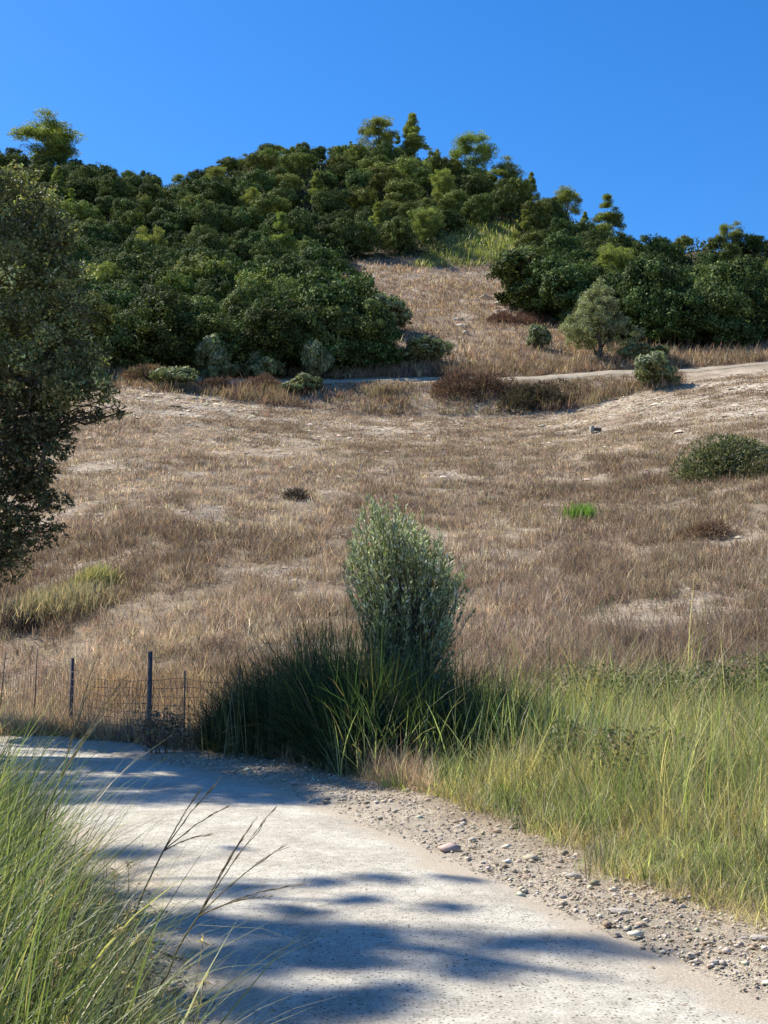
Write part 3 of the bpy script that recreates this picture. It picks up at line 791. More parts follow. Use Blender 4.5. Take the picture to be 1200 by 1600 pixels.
# bright green weed
p = on_ground(908, 812)
B = np.tile(p, (260, 1)); B[:, :2] += rng.normal(0, .25, (260, 2)); B[:, 2] = H(B[:, 0], B[:, 1])
V, f3, f4, c = blades(B - p, rng.uniform(.35, .7, 260), rng.uniform(0, 6.28, 260), np.abs(rng.normal(0, .25, 260)), rng.uniform(0, .5, 260), np.full(260, .035), mixc([(.14, .24, .04), (.10, .18, .04)], 260), 3)
G = Geo(); G.add(V, f3, f4, c); tag(link("green_weed", G.mesh("green_weed", M_grass), None, p), "bright green feathery weed alone in the brown field", "weed")
# yellow green bushes behind the fence at left
def weed_bush(px_, row_, w, h, label, n=2600, cols=((.36, .32, .18), (.26, .25, .13), (.44, .38, .23))):
    p = on_ground(px_, row_)
    B = np.zeros((n, 3)); B[:, 0] = rng.normal(0, w / 4, n); B[:, 1] = rng.normal(0, w / 5, n)
    B[:, 2] = .5 * (H(B[:, 0] + p[0], B[:, 1] + p[1]) - p[2]) + rng.uniform(0, h * .6, n) * np.sqrt(np.clip(1 - (B[:, 0] / (w * .6)) ** 2, .05, 1))
    V, f3, f4, c = blades(B, rng.uniform(.15, .55, n) * h, rng.uniform(0, 6.28, n), np.abs(rng.normal(0, .5, n)), rng.uniform(0, .8, n), rng.uniform(.015, .035, n), mixc(cols, n), 2)
    G = Geo(); G.add(V, f3, f4, c); return tag(link("weed_bush", G.mesh("weed_bush", M_dry), None, p), label, "bush")
weed_bush(92, 965, 2.9, 1.0, "larger yellow green weed bush behind the fence under the big tree")
weed_bush(148, 928, 1.3, .85, "smaller bright yellow weed bush, right of the larger one", 1500, ((.40, .38, .16), (.30, .30, .12)))
weed_bush(30, 985, 1.6, .8, "grey brown brush heap at the foot of the big left tree", 1800, ((.16, .13, .1), (.1, .08, .07)))

# bare little tree at the wood corner
G = Geo(); p = on_ground(580, 583)
for i in range(9):
    a_ = rng.uniform(0, 6.28); tip = np.array([math.cos(a_) * rng.uniform(.3, .9), math.sin(a_) * .5, rng.uniform(1.2, 2.3)])
    pp = limb_path((0, 0, 0), tip, 6, .12); tube(G, pp, np.linspace(.05, .012, 6), 4, (.3, .28, .24))
    for j in range(4):
        s0 = pp[rng.integers(2, 6)]; tube(G, limb_path(s0, s0 + np.array([rng.uniform(-.5, .5), rng.uniform(-.3, .3), rng.uniform(.1, .5)]), 4, .1), np.linspace(.02, .008, 4), 3, (.3, .28, .24))
tag(link("dead_sapling", G.mesh("dead_sapling", M_barkpale), None, p), "bare pale sapling against the dark wood corner", "sapling")

# concrete marker block on the field
def boxgeo(G, c0, sx, sy, sz, bev=.02, col=(.5, .5, .5)):
    x0, y0, z0 = c0; V = []
    for zz_, ins in ((0, 0), (sz - bev, 0), (sz, bev)):
        for a_, b_ in ((-1, -1), (1, -1), (1, 1), (-1, 1)): V.append((x0 + a_ * (sx / 2 - ins), y0 + b_ * (sy / 2 - ins), z0 + zz_))
    f = [(0, 1, 5, 4), (1, 2, 6, 5), (2, 3, 7, 6), (3, 0, 4, 7), (4, 5, 9, 8), (5, 6, 10, 9), (6, 7, 11, 10), (7, 4, 8, 11), (8, 9, 10, 11), (3, 2, 1, 0)]
    G.add(np.array(V), None, np.array(f), np.array(col))
p = on_ground(928, 678); r = empty('marker_block', p, R(12), .62)
G = Geo(); boxgeo(G, (-.2, 0, -.2), .3, .35, .85, .03); link('pillar', G.mesh('pillar', M_concrete), r)
G = Geo(); boxgeo(G, (.35, .05, .2), .8, .3, .28, .03); link('cross_beam', G.mesh('cross_beam', M_bark), r)
tag(r, "small pale stub with a dark beam standing on the upper field", "marker")

# pale rocks under the big round oak
def stone_mesh(seed, flat=.6):
    r_ = np.random.default_rng(seed); import bmesh
    b = bmesh.new(); bmesh.ops.create_icosphere(b, subdivisions=2, radius=1)
    offs = r_.normal(0, 1, (5, 3)); offs /= np.linalg.norm(offs, axis=1)[:, None]
    for v in b.verts:
        d = np.array(v.co); k = 1.0
        for o_ in offs: k = min(k, .72 / max(.3, d @ o_)) if d @ o_ > .72 else k
        k *= 1 + .07 * math.sin(d[0] * 5 + seed) * math.cos(d[1] * 6 + seed)
        v.co = Vector((d[0] * k, d[1] * k * .8, d[2] * k * flat))
    me = bpy.data.meshes.new("stone"); b.to_mesh(me); b.free(); me.materials.append(M_stone)
    return me
stones = [stone_mesh(i, .45 + .07 * (i % 4)) for i in range(8)]
for i, (px_, row_, s) in enumerate([(762, 468, .75), (782, 476, .9), (800, 480, .6), (815, 488, .55), (775, 486, .5), (715, 500, .5), (722, 512, .6), (728, 522, .45), (745, 470, .4), (790, 487, .5)]):
    p = on_ground(px_, row_); o = link('rock', stones[i % 8], None, p); o.scale = (s * 1.3, s, s * .8); o.rotation_euler = (rng.uniform(-.3, .3), rng.uniform(-.3, .3), rng.uniform(0, 6))
    if i in (5, 6, 7): tag(o, "pale rock in the eroded gully of the dry clearing", "rock", "rocks in the gully")
    else: tag(o, "pale rock on the edge under the big round oak", "rock", "rocks under the big round oak")

# ------------------------------------------------------------------ the big tree at the left edge
def blob(px_, row_, Y, r_): 
    q = at(px_, row_, Y * .9); return (q[0], q[1], q[2], r_ * .92)
TB = [(10, 345, 22.9, .85), (60, 375, 23.1, .7), (70, 500, 22.9, .85), (115, 545, 22.8, .6), (90, 620, 22.9, .7), (150, 590, 22.9, .35), (60, 690, 22.7, .6), (20, 720, 22.9, .7), (40, 770, 22.6, .6), (75, 830, 22.6, .3), (20, 850, 22.6, .5), (-60, 330, 23.4, 1.3), (30, 300, 23.2, .62), (70, 318, 22.8, .38), (90, 370, 22.7, .5), (20, 400, 22.4, 1.05), (75, 440, 23, .85), (118, 430, 23.2, .32), (112, 500, 22.7, .62), (-80, 480, 22.6, 1.4),
      (30, 520, 22.4, .95), (60, 590, 22.3, .85), (140, 560, 23, .38), (120, 610, 22.6, .5), (165, 610, 22.7, .3), (-60, 620, 22.6, 1.2), (20, 670, 22.5, .75), (90, 655, 22.8, .42), (185, 645, 22.9, .16), (150, 650, 22.8, .2),
      (0, 740, 22.6, .6), (65, 730, 22.3, .4), (95, 700, 22.5, .3), (80, 785, 22.5, .32), (-50, 800, 22.6, .8), (30, 820, 22.6, .42), (15, 880, 22.7, .35), (-30, 900, 22.7, .5), (-160, 400, 23.5, 1.6), (-170, 620, 23.5, 1.6), (-150, 790, 23.3, 1.1)]
bl = [blob(*b) for b in TB]
base = np.array([-9.0, 22.4, 0.0]); base[2] = H(base[0:1], base[1:2])[0]
bl = [(b[0] - base[0], b[1] - base[1], b[2] - base[2], b[3]) for b in bl]
r = empty('oak_tree', base)
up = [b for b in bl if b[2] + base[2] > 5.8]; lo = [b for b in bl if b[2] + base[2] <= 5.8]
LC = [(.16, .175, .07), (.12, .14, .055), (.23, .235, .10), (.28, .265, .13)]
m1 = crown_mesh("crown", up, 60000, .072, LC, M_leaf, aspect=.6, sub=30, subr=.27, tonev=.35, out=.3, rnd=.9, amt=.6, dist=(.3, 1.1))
m2 = crown_mesh("crown_low", lo, 27000, .07, [(.075, .085, .04), (.11, .115, .05), (.15, .12, .065), (.05, .06, .03)], M_leaf, aspect=.62, sub=24, subr=.24, out=.3, rnd=.9, amt=.5, dist=(.3, 1.15))  # lower leaves coloured darker to carry the shade of the crown's underside
import bmesh
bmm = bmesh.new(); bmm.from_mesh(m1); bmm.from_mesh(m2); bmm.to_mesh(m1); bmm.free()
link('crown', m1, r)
G = Geo()
tp = limb_path((0, 0, -.3), (.3, -.2, 7), 9, .04); tube(G, tp, np.linspace(.32, .12, 9), 10)
for b in bl:
    s0 = tp[min(8, max(2, int(b[2] / 7 * 6)))]
    q = limb_path(s0, b[:3], 8, .07); tube(G, q, np.linspace(.07, .014, 8), 6)
    for j in range(9):
        q0 = q[rng.integers(3, 8)]; e_ = np.array(b[:3]) + rand_unit(1)[0] * b[3] * .95
        tube(G, limb_path(q0, e_, 5, .12), np.linspace(.02, .005, 5), 4)
link('trunk', G.mesh('trunk', M_bark, True), r)
tag(r, "large leafy oak with hanging branches filling the left edge behind the fence", "tree")

# ------------------------------------------------------------------ trees beyond the left edge that shade the road
def shade_tree(G0, hs, label, rr, n, lsize=.10):
    """G0: ground points to be shaded (x, y, z); hs: height of the clump over that point; the clump stands towards the sun"""
    k = 1 / math.tan(SUN_EL); bl = []
    for (gx_, gy_, gz_, r_), h in zip(G0, hs):
        bl.append((gx_ + SUN_DIR[0] * k * h, gy_ + SUN_DIR[1] * k * h, gz_ + h, r_))
    cx = np.mean([b[0] for b in bl]); cy = np.mean([b[1] for b in bl]); b0 = (cx, cy, 0)
    bl = [(b[0] - cx, b[1] - cy, b[2], b[3], .55) for b in bl]
    r = empty('tall_tree', b0); link('crown', crown_mesh("crown", bl, n, lsize, LC, M_leaf, aspect=.4, sub=8, subr=.6, out=.2, fill=.33), r)
    G = Geo(); top = max(b[2] for b in bl); tp = limb_path((0, 0, -.3), (0, 0, top), 9, .03); tube(G, tp, np.linspace(.22, .05, 9), 9)
    for b in bl: tube(G, limb_path(tp[min(8, int(b[2] / top * 6))], b[:3], 7, .06), np.linspace(.05, .01, 7), 5)
    link('trunk', G.mesh('trunk', M_bark, True), r); return tag(r, label, "tree")
SHOW_SHADE = True
# shades the far bend, the fence foot and the reeds
pts_ = []; hs = []
for i in range(34):
    pts_.append((rng.uniform(-5.6, -.5), rng.uniform(12.3, 17.2), 0, rng.uniform(.45, .75))); hs.append(rng.uniform(9, 12.5))
for i in range(20):
    pts_.append((rng.uniform(-1.8, 1.6), rng.uniform(13.3, 15.1), 0, rng.uniform(.35, .5))); hs.append(rng.uniform(11, 13.5))
for i in range(8):
    pts_.append((rng.uniform(-1.6, .8), rng.uniform(15.1, 16.4), 0, rng.uniform(.35, .5))); hs.append(rng.uniform(11, 13.5))
shade_tree(pts_, hs, "tall feathery tree beyond the left edge, near the fence bend", 1, 75000)
pts_ = []; hs = []
for i in range(17):
    a_ = rng.uniform(0, 6.28); q_ = math.sqrt(rng.random()); px_ = 620 + 330 * q_ * math.cos(a_); row_ = 1488 + 38 * q_ * math.sin(a_)
    d = CAMZ / -ray(px_, row_)[1]; pts_.append((ray(px_, row_)[0] * d, d, 0, rng.uniform(.2, .34))); hs.append(rng.uniform(12, 15))
for i in range(9):
    px_ = rng.uniform(320, 700); row_ = rng.uniform(1555, 1605); d = CAMZ / -ray(px_, row_)[1]; pts_.append((ray(px_, row_)[0] * d, d, 0, rng.uniform(.16, .26))); hs.append(rng.uniform(11, 14))
for (px_, row_, r_) in [(600, 1378, .2), (720, 1376, .16), (500, 1385, .18), (400, 1395, .25), (560, 1415, .2), (690, 1422, .18), (450, 1430, .24), (300, 1440, .3), (200, 1330, .35), (100, 1400, .4), (360, 1330, .12)]:
    d = CAMZ / -ray(px_, row_)[1]; pts_.append((ray(px_, row_)[0] * d, d, 0, r_)); hs.append(rng.uniform(11, 14))
shade_tree(pts_, hs, "tall feathery tree beyond the left edge, beside the near road", 1, 17000, .08)

# ------------------------------------------------------------------ fence
fr = empty('wire_fence', (-3.5, 18.35, 0))
FP = np.array([(-9.5, 25.3), (-7.6, 24.4), (-6.4, 22.9), (-5.35, 20.9), (-4.3, 19.5), (-3.5, 18.35), (-2.75, 17.75), (-1.8, 17.3), (-.6, 17.0), (.8, 16.9)], float)
FH = np.array([1.15, 1.15, 1.12, 1.1, 1.0, .98, 1.0, 1.0, .98, .95])
def fpt(s):
    d = np.r_[0, np.cumsum(np.linalg.norm(np.diff(FP, axis=0), axis=1))]
    x_ = np.interp(s, d, FP[:, 0]); y_ = np.interp(s, d, FP[:, 1]); return x_, y_, H(x_, y_), np.interp(s, d, FH), d
def post(px_row_top, Y, r_, mat, nm, base_row=None, tilt=0, n=8):
    px_, top = px_row_top; q = at(px_, top, Y); g_ = float(H(q[0:1], q[1:2])[0])
    G = Geo(); hh = q[2] - g_
    tube(G, [(0, 0, -.2), (tilt * .3, 0, hh * .4), (tilt, 0, hh)], [r_, r_, r_ * .92], n, (.1, .1, .1))
    o = link(nm, G.mesh(nm, mat, True), fr); o.location = (q[0] - tilt + 3.5, q[1] - 18.35, g_)
post((235, 1018), 18.3, .036, M_post, 'post')
post((113, 1028), 20.9, .036, M_post, 'post')
for px_, top, Y, tl in ((58, 1015, 22.2, .02), (9, 1017, 23.2, .08), (289, 1048, 17.7, .0), (375, 1040, 17.35, .03), (-60, 1010, 24.4, 0)):
    post((px_, top), Y, .013, M_rust, 'rod', tilt=tl, n=6)
G = Geo(); d = fpt(0)[4]; Ltot = d[-1]
wob = lambda s, k: .02 * np.sin(s * 3.1 + k) + .015 * np.sin(s * 7.3 + k * 2)
s_ = np.arange(0, Ltot, .08)
for k in range(9):
    f = k / 8; x_, y_, z_, h_, _ = fpt(s_); sag = -.10 * np.sin(s_ / Ltot * 9) ** 2 * f
    tube(G, np.stack([x_ + 3.5, y_ - 18.35 + wob(s_, k * .2), z_ + .03 + f * h_ + sag + wob(s_, k) * .6], -1), np.full(len(s_), .0042), 3)
for s0 in np.arange(0, Ltot, .13):
    x_, y_, z_, h_, _ = fpt(s0); f = np.linspace(0, 1, 7); sag = -.10 * math.sin(s0 / Ltot * 9) ** 2 * f
    tube(G, np.stack([x_ + 3.5 + .02 * np.sin(f * 5 + s0 * 3), y_ - 18.35 + wob(s0, f * 1.6), z_ + .03 + f * h_ + sag], -1), np.full(7, .0042), 3)
wm = link('wire_mesh', G.mesh('wire_mesh', M_rust), fr)
tag(fr, "sagging rusty wire mesh fence with dark posts along the road bend", "fence")

# ------------------------------------------------------------------ green verge grass on the right
GC = [(.18, .215, .085), (.13, .165, .065), (.25, .27, .12), (.40, .365, .20), (.09, .12, .05)]
n = 36000
x = rng.uniform(-1.2, 9, n); y = rng.uniform(5.0, 19.5, n)
dG = side_dist(x, y, GEs)
ed = .10 * np.sin(x * 3 + y * 2) + .22 * (fbm(x * 1.6, y * 1.6, 14) - .5)
pr_ = sstep(-.05, .3, dG + ed) * (1 - .5 * sstep(10, 19, y)) * (.25 + .95 * sstep(.3, .6, fbm(x / .6, y / .6, 17, 3)))
keep = (dG > -ed) & (rng.random(n) < pr_) & (x < y * .42 + .5)
x, y, dG = x[keep], y[keep], dG[keep]
patch = fbm(x / 1.3, y / 1.3, 15, 3)
N = len(x); nb = 13
hgt = (.15 + .34 * sstep(0, 2.0, dG) + .26 * sstep(2, 5, dG)) * (.45 + 1.1 * patch) * np.exp(rng.normal(0, .25, N))
tcol = mixc(GC, N, [.28, .24, .17, .14, .17], .38)
pc = fbm(x / .7, y / .7, 19, 3)
kd = rng.random(N) < .14 + .6 * sstep(.52, .68, pc) + .45 * (1 - sstep(.05, .35, dG)) * (y < 11.5)
tcol[kd] = mixc([(.52, .44, .26), (.42, .34, .2), (.30, .22, .13)], int(kd.sum()))
B = np.repeat(np.stack([x, y, GH(x, y) - .02], -1), nb, 0); M_ = len(B)
B[:, :2] += rng.normal(0, .05, (M_, 2))
h = np.repeat(hgt, nb) * np.exp(rng.normal(0, .3, M_))
taz = np.repeat(rng.uniform(0, 6.28, N), nb); az = taz + rng.normal(0, 1.2, M_)
cg = np.repeat(tcol, nb, 0) * np.exp(rng.normal(0, .16, (M_, 1)))
km = rng.random(M_) < .08; cg[km] = np.array([.42, .36, .2])
basec = cg * .75 + np.array([.12, .09, .05]) * .3
V, f3, f4, c = blades(B, h, az, np.abs(rng.normal(.05, .42, M_)), rng.uniform(0, 1.3, M_), np.maximum(.0042, .0005 * B[:, 1]) * np.exp(rng.normal(.05, .42, M_)), basec, 4, cg)
G = Geo(); G.add(V, f3, f4, c)
# tall cane-like stems among it
n = 1100; x = rng.uniform(.4, 8, n); y = rng.uniform(8.5, 19, n); dG = side_dist(x, y, GEs); keep = (dG > .9) & (x < y * .42)
x, y = x[keep], y[keep]; N = len(x)
V, f3, f4, c = blades(np.stack([x, y, H(x, y)], -1), rng.uniform(.7, 1.35, N), rng.normal(.2, 1.5, N), np.abs(rng.normal(0, .16, N)), rng.uniform(0, .5, N), np.full(N, .010), mixc([(.22, .26, .08), (.38, .34, .17), (.28, .30, .12)], N), 4)
G.add(V, f3, f4, c)
o = link("green_grass", G.mesh("verge_grass", M_grass)); tag(o, "sunlit yellow green grass growing thick on the right verge", "grass", kind='stuff')

# dead litter and dry stalks on the verge edge
n = 24000; t = rng.random(n)
i0 = rng.integers(60, 440, n); w_ = rng.random(n) ** 1.2
P = RRs[i0] * (1 - w_[:, None]) + GEs[np.clip((i0 * .86).astype(int), 0, 499)] * w_[:, None]
x = rng.uniform(-3, 5, n * 3); y = rng.uniform(4, 18, n * 3)
a1 = side_dist(x, y, RRs); a2 = side_dist(x, y, GEs)
keep = (a1 > .1) & (a2 < .25) & (rng.random(len(x)) < .25 + .75 * sstep(-.6, .05, a2))
x, y = x[keep], y[keep]; N = len(x)
V, f3, f4, c = blades(np.stack([x, y, GH(x, y) + .008], -1), rng.uniform(.05, .22, N), rng.uniform(0, 6.28, N), rng.uniform(1.2, 1.62, N), rng.uniform(-.2, .3, N), rng.uniform(.003, .008, N), mixc([(.50, .42, .27), (.40, .32, .2), (.28, .2, .13)], N), 2)
G = Geo(); G.add(V, f3, f4, c)
o = link("straw_litter", G.mesh("straw_litter", M_dry)); tag(o, "dry straw litter lying between the gravel and the green grass", "straw", kind='stuff')

# ------------------------------------------------------------------ reeds in the middle
n = 15000
u = rng.random(n); cx = np.interp(u, [0, .12, .5, .85, 1], [-2.55, -1.9, -.3, 1.3, 2.0])
front = np.maximum(np.interp(cx, GEs[::-1][:, 0], GEs[::-1][:, 1]), 14.25) + .1 + .15 * np.sin(cx * 3)
yy = front + .1 + rng.random(n) ** .9 * np.interp(cx, [-2.6, -1.5, 0, 2], [.8, 1.6, 2.4, 2.6])
hmax = np.interp(cx, [-2.6, -2.0, -1.4, -.7, .2, 1.0, 1.6, 2.1], [.75, 1.25, 1.5, 1.9, 1.7, 1.3, 1.15, .75])
h = hmax * rng.beta(3.2, 2.0, n) * np.exp(rng.normal(0, .08, n)) * (0.7 + .4 * sstep(0, .8, yy - front)) * 1.18
az = rng.normal(math.pi * .9, 1.7, n)
B = np.stack([cx + rng.normal(0, .05, n), yy, H(cx, yy) - .02], -1)
rc = mixc([(.032, .058, .024), (.045, .072, .028), (.022, .042, .018), (.075, .095, .04), (.22, .18, .10)], n, [.3, .28, .24, .12, .06], .25)
V, f3, f4, c = blades(B, h, az, np.abs(rng.normal(0, .36, n)), rng.uniform(-.1, 1.8, n), rng.uniform(.008, .026, n), rc, 5)
G = Geo(); G.add(V, f3, f4, c)
# upright thin shoots rising over the clump
n = 700; cx = rng.choice([-.75, -1.0, -1.5, -2.0, -1.3, -.4, .3, 1.2], n) + rng.normal(0, .22, n); yy = rng.uniform(16.2, 17.6, n)
hh = np.interp(cx, [-2.5, -1.5, -.9, 0, 2], [1.2, 1.6, 2.25, 1.9, 1.2]) * rng.uniform(.7, 1.08, n)
V, f3, f4, c = blades(np.stack([cx, yy, H(cx, yy)], -1), hh, rng.uniform(0, 6.28, n), np.abs(rng.normal(0, .1, n)), rng.uniform(0, .3, n), np.full(n, .016), mixc([(.06, .08, .03), (.12, .11, .05), (.3, .26, .15)], n, [.5, .35, .15]), 4)
G.add(V, f3, f4, c)
# pale bent leaves in front
n = 260; cx = rng.uniform(-.6, 2.5, n); yy = 14.1 + rng.uniform(0, .9, n)
V, f3, f4, c = blades(np.stack([cx, yy, H(cx, yy)], -1), rng.uniform(.5, 1.2, n), rng.uniform(0, 6.28, n), np.abs(rng.normal(0, .3, n)), rng.uniform(0, .7, n), np.full(n, .018), mixc([(.34, .36, .2), (.28, .32, .15)], n), 4)
G.add(V, f3, f4, c)
o = link("reeds", G.mesh("reeds", M_grass)); tag(o, "dark green reeds and tall grasses massed at the road bend", "reeds", kind='stuff')

# ------------------------------------------------------------------ young olive in the reeds
ob = np.array([.15, 17.0, 0.0]); r = empty('young_olive_tree', ob)
GB = Geo(); LP, LD = [], []
tops = []
for i in range(520):
    px_ = rng.uniform(542, 732) if rng.random() < .97 else rng.uniform(524, 748); 
    lo_, hi_ = 0, 0
    top = np.interp(px_, [542, 558, 580, 598, 622, 655, 690, 715, 734], [862, 806, 776, 802, 790, 822, 846, 880, 918])
    row_ = top + (1060 - top) * rng.random() ** 1.35
    if row_ > 930: px_ = 645 + (px_ - 645) * .72
    Y_ = 17.0 + rng.uniform(-.75, .75)
    q = at(px_, row_ + (rng.normal(0, 16) if rng.random() < .4 else 0), Y_) - ob
    s0 = np.array([.1 + (q[0] - .1) * .25 + rng.normal(0, .05), q[1] * .2, max(.2, q[2] * rng.uniform(.2, .45))])
    pp = limb_path(s0, q, 8, .05); tube(GB, pp, np.linspace(.012, .003, 8), 3, (.12, .11, .08))
    Lh = np.linalg.norm(q - s0); m = int(30 * Lh / 1.6 + 16)
    t = rng.uniform(.35, 1, m) ** .7; ii = np.clip((t * 7).astype(int), 0, 6); fr_ = (t * 7 - ii)[:, None]
    pos = pp[ii] * (1 - fr_) + pp[ii + 1] * fr_; dr = (pp[ii + 1] - pp[ii]); dr /= np.linalg.norm(dr, axis=1)[:, None]
    LP.append(pos); LD.append(dr * .8 + rand_unit(m) * .75 + np.array([0, 0, .25]))
tube(GB, limb_path((0, 0, -.1), (.15, 0, 1.6), 7, .05), np.linspace(.05, .02, 7), 7)
LP = np.concatenate(LP); LD = np.concatenate(LD); N = len(LP)
cl = mixc([(.30, .335, .15), (.46, .48, .29), (.66, .66, .48), (.19, .22, .08)], N, [.32, .28, .15, .25], .15)
V, f3, _, c = leaves(LP, LD, rng.uniform(.045, .11, N), rng.uniform(.014, .028, N), cl, .15)
link('crown', mesh_np("crown", V, f3, M_olive, c), r); link('branches', GB.mesh('branches', M_bark), r)
tag(r, "young silvery olive tree rising out of the dark reeds", "tree")

# ------------------------------------------------------------------ foreground grass on the left
def fg_mask(x, y): return side_dist(x, y, RLs)
n = 60000
x = rng.uniform(-5.2, .2, n); y = rng.uniform(2.3, 10.5, n); dl = fg_mask(x, y)
keep = (dl < -.42 - .25 * fbm(x * 1.5, y * 1.5, 25)) & (x > -y * .42 - .6) & (rng.random(n) < np.interp(y, [2.3, 5, 10.5], [.55, .6, .35]))
x, y, dl = x[keep], y[keep], dl[keep]; N = len(x)
h = (.5 + .95 * sstep(.2, 1.1, -dl)) * rng.beta(4, 2.3, N) * 1.22 * np.interp(y, [2.3, 4, 7, 10], [.8, 1.0, 1.0, .75])
az = rng.normal(.15, 1.05, N)
GC2 = [(.09, .12, .045), (.12, .15, .055), (.17, .195, .08), (.065, .09, .032), (.34, .30, .15)]
c0 = mixc(GC2, N, [.28, .26, .18, .18, .10], .26)
V, f3, f4, c = blades(np.stack([x, y, H(x, y) - .02], -1), h, az, np.abs(rng.normal(.12, .26, N)), np.where(rng.random(N) < .12, rng.uniform(1.4, 2.6, N), rng.uniform(.1, 1.3, N)), rng.uniform(.004, .0125, N), c0 * .75 + np.array([.03, .028, .012]), 7, c0)
G = Geo(); G.add(V, f3, f4, c)
# low dry tangle at the foot
n = 16000; x = rng.uniform(-3.2, .3, n); y = rng.uniform(2.6, 8, n); dl = fg_mask(x, y); keep = (dl < -.1) & (dl > -1.5); x, y = x[keep], y[keep]; N = len(x)
V, f3, f4, c = blades(np.stack([x, y, H(x, y)], -1), rng.uniform(.08, .35, N), rng.uniform(0, 6.28, N), rng.uniform(.1, 1.3, N), rng.uniform(0, .8, N), rng.uniform(.003, .006, N), mixc([(.2, .15, .09), (.34, .27, .15), (.12, .1, .06), (.14, .17, .06)], N), 3)
G.add(V, f3, f4, c)
# spiky dry flower heads
n = 230; x = rng.uniform(-2.4, -.5, n); y = rng.uniform(3.4, 5.6, n); dl = fg_mask(x, y); keep = dl < -.25; x, y = x[keep], y[keep]
for xx_, yy_ in zip(x, y):
    hz = rng.uniform(.12, .72); m = 14; P = np.tile([xx_, yy_, hz], (m, 1)); D = rand_unit(m)
    V, f3, _, c = leaves(P, D, .03, .006, mixc([(.42, .34, .2), (.3, .22, .14)], m)); G.add(V, f3, None, c)
    tube(G, limb_path((xx_ - .05, yy_, 0), (xx_, yy_, hz), 4, .05), np.full(4, .0016), 3, (.25, .2, .1))
o = link("tall_grass", G.mesh("tall_grass", M_grass)); tag(o, "tall arching green grass in the left foreground beside the road", "grass", kind='stuff')

# single stalks leaning over the road
def stalk(p0, tips, label, r0=.0024, col=(.2, .165, .10), Y=4.6, wid=.011):
    b = np.array(p0); G = Geo(); bpos = at(*b); g0 = bpos.copy()
    for (px_, row_, y_) in tips:
        q = at(px_, row_, y_); mid = (bpos + q) / 2 + np.array([0, 0, .09 * np.linalg.norm(q - bpos)]); t = np.linspace(0, 1, 9)[:, None]
        pp = bpos * (1 - t) ** 2 + 2 * mid * t * (1 - t) + q * t ** 2 + rng.normal(0, .004, (9, 3)) * t
        tube(G, pp - g0, r0 * (1 - .85 * np.linspace(0, 1, 9)) + .0005, 4, col)
        m = 26; tt = rng.uniform(.15, .95, m)[:, None]; P = bpos * (1 - tt) ** 2 + 2 * mid * tt * (1 - tt) + q * tt ** 2 - g0
        V, f3, _, c = leaves(P, np.tile(q - bpos, (m, 1)) / np.linalg.norm(q - bpos) + rand_unit(m) * .10, .05, .0035, mixc([col, (.22, .17, .1), (.12, .13, .06)], m)); G.add(V, f3, None, c)
    return tag(link('grass_stalk', G.mesh('grass_stalk', M_dry), None, g0), label, 'grass stalk')
def root(px0, row0, Y, px_b, row_b): return None
a_ = stalk((310, 1432, 4.9), [(432, 1262, 4.9), (402, 1278, 4.9), (446, 1322, 4.8), (470, 1384, 4.7), (380, 1310, 4.9), (425, 1402, 4.6)], "dark branching dry grass plume leaning out over the road")
for (pb, tips, lab) in [((255, 1330, 5.6), [(342, 1222, 5.6), (310, 1240, 5.6), (355, 1262, 5.5), (330, 1305, 5.4)], "smaller dark grass plume leaning right above the tall grass"),
                        ((95, 1215, 5.0), [(155, 1020, 5.2), (200, 1055, 5.2), (140, 1075, 5.2), (205, 1062, 5.0)], "dark thin grass plume crossing in front of the fence post")]:
    stalk(pb, tips, lab)
# the plumes' lower stems down to the ground
for (pb, pe) in [((310, 1432, 4.9), (215, 1500)), ((255, 1330, 5.6), (190, 1420)), ((95, 1215, 5.0), (40, 1400))]:
    q = at(*pb); q2 = np.array([q[0] - .25, q[1] - .05, 0.0]); o = [x_ for x_ in C.objects if x_.name.startswith('grass_stalk')]
    best = min(o, key=lambda k_: (Vector(q) - k_.location).length)
    G = Geo(); tube(G, limb_path((0, 0, 0), q2 - q, 7, .02), np.linspace(.0035, .0045, 7), 4, (.16, .15, .08)); link('stem', G.mesh('stem', M_dry), best)
G = None

